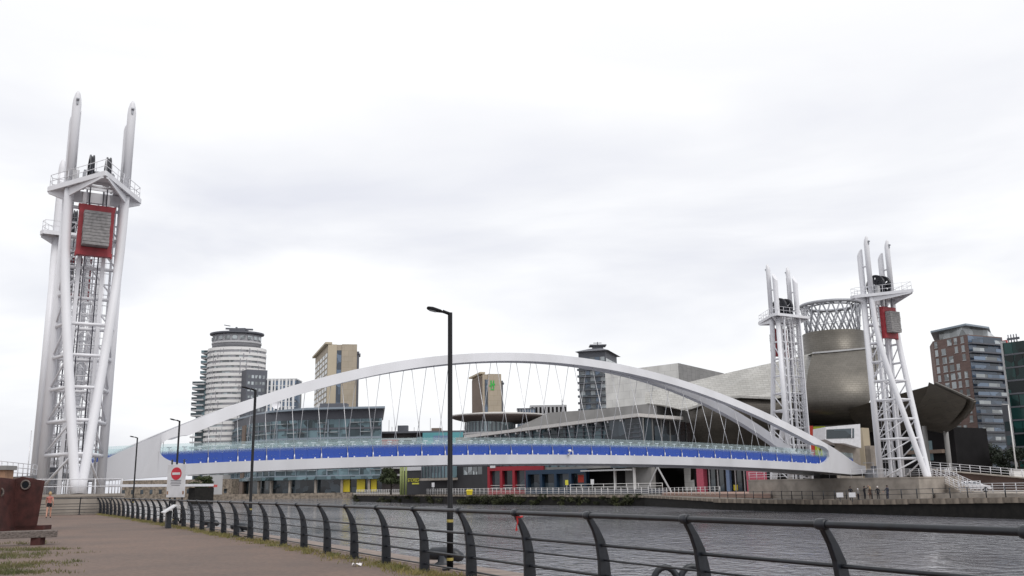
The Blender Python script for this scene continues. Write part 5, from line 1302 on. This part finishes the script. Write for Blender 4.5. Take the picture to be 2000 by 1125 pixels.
    t = empty('person', p, label, 'person', rz=yaw, world=False)
    bo = bpy.data.objects.new('body', bmh); COL.objects.link(bo); bo.parent = t
    hd = V3(J['hd']) * s; tl = V3(J['hd2']) * s; ax_ = (tl - hd).normalized()
    m = MB(); m.lathe((0, 0, 0), [(.02, .145), (.07, .125), (.1, .06), (.104, 0.0), (.095, -.05), (.08, -.09)], 14, s, s * 1.08, caps=False)
    if long_hair: m.lathe((0, -.045 * s, 0), [(.085 * s, 0), (.09 * s, -.12), (.07 * s, -.24), (.02, -.3)], 10, caps=False)
    hr = m.build('hair', hair, t, loc=(0, 0, 0)); hr.location = hd + V3((0, -.018 * s, .035 * s)); hr.rotation_euler = (-.25 - pose.get('bend', 0), 0, 0)
    m = MB(); fy = hd + V3((0, .085 * s, .0)); m.tube([fy + V3((0, -.01, .03 * s)), fy + V3((0, .028 * s, -.015 * s)), fy + V3((0, 0, -.025 * s))], [.008 * s, .014 * s, .006 * s], 6)
    for x in (-.095, .095): m.tube([hd + V3((x * s, 0, -.02 * s)), hd + V3((x * s * 1.08, -.012 * s, .025 * s))], .014 * s, 6)
    m.build('nose_and_ears', 'skin', t, loc=(0, 0, 0))
    m = MB()
    for x in (-.034, .034): m.tube([fy + V3((x * s, -.02 * s, .018 * s)), fy + V3((x * s, .004 * s, .018 * s))], .012 * s, 6)
    m.box(fy + V3((0, -.004 * s, -.06 * s)), (.05 * s, .02 * s, .008 * s)); m.build('eyes_and_mouth', 'hair_dark', t, loc=(0, 0, 0))
    if hat: m = MB(); m.lathe(hd + V3((0, -.01, .06 * s)), [(.17 * s, 0), (.17 * s, .015), (.105 * s, .02), (.1 * s, .09), (.03, .11)], 14); m.build('hat', hat, t, loc=(0, 0, 0))
    if bag: m = MB(); m.box(V3((0, -.2, 1.22)) * s, (.3 * s, .17 * s, .42 * s)); m.tube([V3((-.1, -.1, 1.42)) * s, V3((-.12, .1, 1.44)) * s, V3((-.12, .13, 1.2)) * s], .02 * s, 5); m.tube([V3((.1, -.1, 1.42)) * s, V3((.12, .1, 1.44)) * s, V3((.12, .13, 1.2)) * s], .02 * s, 5); m.build('rucksack', bag, t, loc=(0, 0, 0), bevel=.03)
    return t
walk = {'step': .16, 'arml': ((.22, -.08, 1.14), (.24, .02, .92)), 'armr': ((.22, .1, 1.14), (.23, .2, .95))}
person(V3((atz(94, 1012, 0).x, atz(94, 1012, 0).y, 0)), math.radians(20), 1.66, 'person in pink top and dark shorts walking away towards the near tower', 'cloth_pink', 'cloth_black', 'hair_blond', walk, shoes='cloth_brown', bare_legs=True, bare_arms=True)
QZ = -0.7
def far_p(px, py=977): q = atz(px, py, QZ); return V3((q.x, q.y, QZ))
away = math.radians(-25)
person(far_p(1663, 978), away + .3, 1.76, 'person in black coat at the railing end of the far group', 'cloth_black', 'cloth_black', 'hair_dark', {'bend': .12, 'arml': ((.26, .1, 1.15), (.2, .3, 1.1)), 'armr': ((.26, .1, 1.15), (.2, .3, 1.1))})
person(far_p(1677, 977), away - .5, 1.42, 'short person in pale hat within the far quay group', 'cloth_grey', 'cloth_black', 'hair_grey', {}, hat='sign_white')
person(far_p(1690, 977), away - .9, 1.74, 'dark clothed person raising an arm on the far quay', 'cloth_black', 'cloth_black', 'hair_dark', {'arml': ((.36, .12, 1.42), (.5, .2, 1.66))})
person(far_p(1701, 977), away + .6, 1.66, 'person in brown jacket with light hair on the far quay', 'cloth_brown', 'cloth_brown', 'hair_blond', {}, long_hair=True)
person(far_p(1716, 977), away + .1, 1.70, 'grey haired person in black coat on the far quay', 'cloth_black', 'cloth_black', 'hair_grey', {})
person(far_p(1735, 976), away + 1.0, 1.80, 'person in navy jacket standing apart on the far quay', 'cloth_navy', 'cloth_navy', 'hair_dark', {'armr': ((.3, .14, 1.15), (.28, .34, 1.0))})

# ------------------------------------------------------------------ far quay furniture
def bank_pts(i0, i1, inset):
    o = []
    for i in range(i0, i1 + 1):
        a = V3(BANK[i]); d0 = (V3(BANK[min(i + 1, nb - 1)]) - V3(BANK[max(i - 1, 0)])).normalized(); n_ = V3((d0.y, -d0.x, 0)).normalized()
        if n_.dot(a) > 0: n_ = -n_
        o.append(a - n_ * inset)
    return o
bq = bank_pts(1, 4, .7); rb1 = empty('quay_railing', bq[1], 'thin black railing along the far quay in front of the plinth', 'railing')
railing(rb1, bq, 1.2, (.6, 1.15), .06, .03, 'black_steel', 2.4)
bq = bank_pts(5, 8, .8); rb1 = empty('promenade_fence', bq[1], 'white post fence on top of the overgrown far bank', 'fence')
railing(rb1, bq, 1.5, (.35, .7, 1.05, 1.42), .07, .04, 'pale_band', 1.75)
bq = bank_pts(4, 5, .8); rb1 = empty('promenade_fence', bq[0], 'white post fence beside the reddish plaza paving', 'fence')
railing(rb1, [bq[0] + V3((0, 0, .6)), bq[1]], 1.35, (.45, .9, 1.3), .06, .03, 'pale_band', 2.0)
rb1 = empty('ramp_railing', p2(1200, 196), 'white handrail on the ramp in front of the gallery wing', 'railing')
f = Fac(p2(1113, 203, 945), p2(1293, 192, 945)); f.box(MB(), 0, f.L, GZ, .75, 0, -3).build('ramp_wall', 'slate', rb1)
railing(rb1, [f.p(0, .75, -.15), f.p(f.L, .75, -.15)], 1.2, (1.15, .6), .06, .05, 'pale_band', 2.6)
for px, Y_, lb, mm in ((1107, 212, 'small yellow sign on a post by the blue pavilion', 'sign_yellow'), (1157, 200, 'small white sign on a post by the ramp rail', 'sign_white'), (846, 240, 'pale fingerpost sign in front of the dark annex', 'sign_white')):
    q = p2(px, Y_, 950); q.z = GZ; t = empty('sign_post', q, lb, 'sign'); MB().tube([q, q + V3((0, 0, 2.6))], .08, 6).build('post', 'pale_grey', t); MB().box(q + V3((0, -.1, 2.5)), (.7, .08, 1.1)).build('plate', mm, t)
q = p2(917, 222, 945); q.z = GZ; t = empty('grit_bin', q, 'yellow grit bin in front of the dark annex', 'bin')
MB().hexa([q + V3(v) for v in ((-.6, -.45, 0), (.6, -.45, 0), (.6, .45, 0), (-.6, .45, 0), (-.75, -.55, .9), (.75, -.55, .9), (.75, .55, .9), (-.75, .55, .9))]).build('body', 'yellow_panel', t); MB().hexa([q + V3(v) for v in ((-.8, -.6, .91), (.8, -.6, .91), (.8, .6, .91), (-.8, .6, .91), (-.7, -.4, 1.15), (.7, -.4, 1.15), (.7, .5, 1.25), (-.7, .5, 1.25))]).build('lid', 'yellow_panel', t)
for px, lb in ((1643, 'white notice board on railing left of the group'), (1667, 'white notice board on railing before the black coated person')):
    q = far_p(px, 980); q += V3((-.3, -.6, .45)); t = empty('notice_board', q, lb, 'sign'); MB().box(q + V3((0, 0, .35)), (1.0, .05, .55), rz=.4).build('panel', 'sign_white', t); MB().box(q + V3((0, .05, .0)), (.08, .05, .9), rz=.4).build('bracket', 'black_steel', t)
# timber fenders on the far wall
for k, px in enumerate((1923, 1938)):
    q = atz(px, 1008, WATER); q += V3((-.35, -.3, 0)); t = empty('fender_pile', q, ('pale', 'second pale')[k] + ' timber fender pile on the far quay wall', 'pile')
    MB().box(q + V3((0, 0, .6)), (.34, .34, 1.6)).build('timber_pile', 'pale_grey', t); MB().box(q + V3((0, 0, 1.45)), (.42, .42, .1)).build('cap', 'grey_steel', t)
# access road, ramp, stairs, car at the right
tag(one(MB.plan, [p2(1826, 122, 960), p2(2080, 104, 960), p2(2120, 150, 960), p2(1826, 160, 960)], -.9, .02).build('pavement', 'concrete'), kind='structure')
b = empty('access_ramp', p2(1900, 150), 'long ramp with earth brown wall and white railing behind parked car', 'ramp')
R0, R1 = at(1800, 917, 152), at(2040, 938, 141); f = Fac(R0, R1)
f.box(MB(), 0, f.L, -.5, R0.z, 0, -4, None, R1.z).build('ramp_wall', 'earth_bank', b)
f.box(MB(), 0, f.L, R0.z, R0.z + .15, .2, -4, R1.z, R1.z + .15).build('coping', 'concrete', b)
railing(b, [f.p(0, R0.z + .15, -.1), f.p(f.L, R1.z + .15, -.1)], 1.2, (.4, .8, 1.17), .055, .035, 'white_paint', 1.5)
b = empty('quay_stair', p2(1850, 124), 'concrete stair with white railings beside the far plinth', 'stair')
s0, s1 = at(1822, 933, 128), at(1872, 958, 121); f = Fac(V3((s0.x, s0.y, 0)), V3((s1.x, s1.y, 0))); zA, zB = s0.z, s1.z
ns = 9
for k in range(ns): f.box(MB(), k * f.L / ns, (k + 1) * f.L / ns, -.8, zA + (zB - zA) * (k + .5) / ns, -.15, -2.0).build('step', 'concrete', b)
m = MB(); m.prism([f.p(0, -.8, 0), f.p(f.L, -.8, 0), f.p(f.L, zB, 0), f.p(0, zA, 0)], f.n * -.14); m.build('side_wall', 'concrete', b)
for o_ in (0.07, -1.9): railing(b, [f.p(-.3, zA, -o_ if o_ > 0 else o_), f.p(f.L, zB, -o_ if o_ > 0 else o_), f.p(f.L + 2, zB, -o_ if o_ > 0 else o_)], 1.2, (.3, .6, .9, 1.17), .05, .035, 'white_paint', 1.3)
b = empty('road_railing', p2(1950, 118), 'white railing along the pink road at the far right quay', 'railing')
a, c = at(1876, 962, 120), at(2060, 962, 106); a.z = .02; c.z = .02
railing(b, [a, c], 1.2, (.3, .6, .9, 1.17), .05, .03, 'white_paint', 1.9)
def car(p, yaw, label):
    t = empty('parked_car', p, label, 'car', rz=yaw, world=False)
    side = [(-2.0, .35), (-2.05, .6), (-1.95, .85), (-1.75, .95), (-1.35, 1.0), (-.75, 1.02), (1.0, .98), (1.6, .88), (1.98, .72), (2.05, .5), (2.0, .32)]
    cab = [(-1.75, .94), (-1.55, 1.25), (-1.2, 1.42), (-.3, 1.46), (.3, 1.38), (1.05, .97)]
    m = MB(); m.prism([(x, -.84, z) for x, z in side], (0, 1.68, 0)); m.build('body', 'car_paint', t, loc=(0, 0, 0), bevel=.08)
    m = MB(); lo = [V3((x, -.76 + (z - .95) * .35, z)) for x, z in cab]; hi = [V3((v.x, -v.y, v.z)) for v in lo]; n_ = len(cab)
    m.add(lo + hi, [tuple(range(n_)), tuple(range(2 * n_ - 1, n_ - 1, -1))] + [(i, n_ + i, n_ + (i + 1) % n_, (i + 1) % n_) for i in range(n_)]); cb = m.build('cabin', 'car_paint', t, loc=(0, 0, 0), bevel=.05)
    for sg_ in (-1, 1):
        for x0, x1, x2, x3 in ((-1.5, -.42, -.42, -1.3), (-.34, .72, .28, -.34)):
            m = MB(); q = [(x0, 1.0), (x1, 1.0), (x2, 1.36), (x3, 1.36)]; m.prism([(x, sg_ * (.775 - (z - .95) * .35), z) for x, z in q], (0, sg_ * .012, 0)); m.build('side_window', 'glass_dark', cb, loc=(0, 0, 0))
        for x in (-1.25, 1.3):
            w = MB().tube([(x, sg_ * .68, .31), (x, sg_ * .86, .31)], .31, 18).build('wheel', 'tyre', t, loc=(0, 0, 0)); MB().tube([(x, sg_ * .85, .31), (x, sg_ * .875, .31)], .19, 10).build('rim', 'chrome', w, loc=(0, 0, 0))
        MB().box((1.93, sg_ * .6, .68), (.16, .36, .16)).build('headlight', 'glass_pale', t, loc=(0, 0, 0)); MB().box((-2.0, sg_ * .65, .75), (.1, .25, .2)).build('tail_light', 'sign_red', t, loc=(0, 0, 0))
    m = MB(); m.hexa([(1.04, -.66, 1.0), (1.04, .66, 1.0), (.36, .58, 1.37), (.36, -.58, 1.37), (1.06, -.66, 1.02), (1.06, .66, 1.02), (.38, .58, 1.395), (.38, -.58, 1.395)]); m.build('windscreen', 'glass_dark', cb, loc=(0, 0, 0))
q = p2(1903, 129, 950); car(V3((q.x, q.y, .02)), math.radians(-22), 'white hatchback parked beside the stair railing')
q = p2(1990, 146, 920); b = empty('parked_van', (q.x, q.y, R1.z), 'x', 'box'); b['label'] = 'pale utility cabinet standing behind the ramp railing'; b['category'] = 'cabinet'; b.name = 'utility_cabinet'
MB().box((q.x, q.y, R1.z + .8), (2.4, 1.4, 1.6)).build('body', 'pale_band', b, bevel=.05); MB().box((q.x, q.y, R1.z + 1.66), (2.6, 1.6, .12)).build('lid', 'pale_grey', b)

# ------------------------------------------------------------------ planting
def leaves(name, mname, pts_r, n, size, parent=None, seed=1, loc=(0, 0, 0), flat=0.0):
    rnd = random.Random(seed); vs = []; fs = []; base = V3(loc)
    for i in range(n):
        c, r = pts_r[rnd.randrange(len(pts_r))]
        d = V3((rnd.gauss(0, 1), rnd.gauss(0, 1), rnd.gauss(0, 1))).normalized() * (rnd.random() ** .4)
        p = V3(c) + V3((d.x * r[0], d.y * r[1], d.z * r[2])); s = size * rnd.uniform(.6, 1.4)
        a = V3((rnd.uniform(-1, 1), rnd.uniform(-1, 1), rnd.uniform(-1, 1))).normalized(); b_ = a.cross(V3((rnd.uniform(-1, 1), rnd.uniform(-1, 1), rnd.uniform(-1, 1)))).normalized()
        o = len(vs); vs += [p - a * s - base, p + b_ * s * .5 - base, p + a * s - base, p - b_ * s * .5 - base]; fs.append((o, o + 1, o + 2, o + 3))
    me = bpy.data.meshes.new(name); me.from_pydata(vs, [], fs); me.materials.append(MATS[mname]); o = bpy.data.objects.new(name, me); COL.objects.link(o)
    if parent: o.parent = parent
    else: o.location = base
    return o
def tree(px, Y, ptop, w, label, seed, mname='leaf_dark', z0=GZ):
    q = p2(px, Y, 920); q.z = z0; rnd = random.Random(seed); h = zat(px, ptop, Y) - z0; t = empty('tree', q, label, 'tree', 'trees on the far bank')
    m = MB(); m.tube([q, q + V3((.1, 0, h * .3)), q + V3((.05, .1, h * .6)), q + V3((0, 0, h * .85))], [.28, .22, .14, .04], 8)
    cl = []
    for k in range(11):
        a = rnd.uniform(0, 6.28); zz = rnd.uniform(.3, .92); rr = w * .5 * rnd.uniform(.35, .9) * (1.15 - abs(zz - .5))
        c = q + V3((rr * math.cos(a), rr * math.sin(a), h * zz)); cl.append((c, (w * .26, w * .26, h * .13)))
        m.tube([q + V3((0, 0, h * (zz - .2))), c], [.09, .02], 5, caps=False)
    m.build('trunk', 'bark', t); leaves('crown', mname, cl, 2600, .22 * max(1, Y / 200), t, seed, q)
tree(1938, 196, 868, 6.5, 'dark leafy tree in front of the brick tower', 3)
tree(1962, 190, 874, 5.5, 'dark tree between the brick tower and lamp mast', 4)
tree(1992, 186, 872, 6.0, 'dark tree below the green glass tower', 5)
tree(764, 268, 912, 6.5, 'dark tree beside the lime green poles', 16, 'leaf_mid')
tree(398, 425, 928, 9, 'distant bushy tree by the low shed far up the basin', 7, 'leaf_mid')
# lamp mast by the trees
q = p2(1983, 172, 900); t = empty('light_mast', (q.x, q.y, 0), 'tall white light mast in front of the green glass tower', 'mast'); MB().tube([(q.x, q.y, 0), (q.x, q.y, zat(1978, 790, 172))], [.16, .1], 8).build('pole', 'pale_band', t); MB().bar((q.x, q.y, zat(1978, 790, 172)), (q.x - 1.2, q.y, zat(1978, 790, 172) + .1), .3, .15).build('lamp_head', 'pale_grey', t)
# creeper on the far wall
pts_r = []
rnd = random.Random(11)
for i in (5, 6, 7):
    a, c = V3(BANK[i]), V3(BANK[i + 1]); n_ = V3(((c - a).y, -(c - a).x, 0)).normalized()
    if n_.dot(a) > 0: n_ = -n_
    for k in range(40 if i < 7 else 16):
        p = a.lerp(c, rnd.random()) + n_ * .3; p.z = WATER + rnd.uniform(.2, 1.8); pts_r.append((p, (rnd.uniform(.8, 2.2), .25, rnd.uniform(.3, .8))))
tag(leaves('creeper', 'leaf_wall', pts_r, 15000, .22, None, 5, (-5, 215, -1)), 'green and brown creeper hanging on the far bank wall', 'creeper', kind='stuff')
def blades(name, mname, spots_, label, seed, hmin, hmax):
    rnd = random.Random(seed); vs = []; fs = []
    for (x, y_) in spots_:
        h = rnd.uniform(hmin, hmax); a = rnd.uniform(0, 6.28); w = .006 + .004 * rnd.random(); lx, ly = rnd.gauss(0, .35) * h, rnd.gauss(0, .35) * h
        dx_, dy_ = w * math.cos(a), w * math.sin(a); o = len(vs)
        vs += [(x - dx_, y_ - dy_, 0), (x + dx_, y_ + dy_, 0), (x + lx * .4 + dx_ * .7, y_ + ly * .4 + dy_ * .7, h * .6), (x + lx, y_ + ly, h)]; fs += [(o, o + 1, o + 2), (o, o + 2, o + 3)]
    me = bpy.data.meshes.new(name); me.from_pydata(vs, [], fs); me.materials.append(MATS[mname]); o = bpy.data.objects.new(name, me); COL.objects.link(o)
    return tag(o, label, 'grass', kind='stuff')
rnd = random.Random(21); sp1 = []
for k in range(520):
    Yc = 11 + 61 * rnd.random() ** 1.3; off = rnd.gauss(-.02, .16) - .0; r = rnd.uniform(.03, .16)
    c = rail_pt(Yc, off + .12)
    for j in range(rnd.randrange(14, 46)): sp1.append((c.x + rnd.gauss(0, r), c.y + rnd.gauss(0, r * 2.0)))
blades('weed_grass', 'grass_dry', sp1, 'strip of dry weedy grass along the foot of the railing', 2, .02, .11)
sp2 = []
for (px, py, n_, r) in ((10, 1073, 30, 1.2), (60, 1074, 30, 1.0), (95, 1074, 20, .6), (0, 1090, 40, 1.2), (10, 1105, 50, 1.0), (5, 1120, 60, .8), (40, 1085, 18, 1.0), (60, 1100, 14, .9), (30, 1062, 20, 1.4), (-40, 1085, 60, 1.5), (-40, 1110, 60, 1.2), (70, 1118, 10, .8)):
    c = atz(px, py, 0)
    for k in range(n_):
        x, y_ = c.x + rnd.gauss(0, r * .6), c.y + rnd.gauss(0, r * .35)
        for j in range(16): sp2.append((x + rnd.gauss(0, .11), y_ + rnd.gauss(0, .11)))
blades('verge_grass', 'grass_green', sp2, 'patchy green grass at the left foot of the path', 3, .02, .09)
# tidy helper properties
for o in bpy.data.objects:
    if '_w' in o: del o['_w']
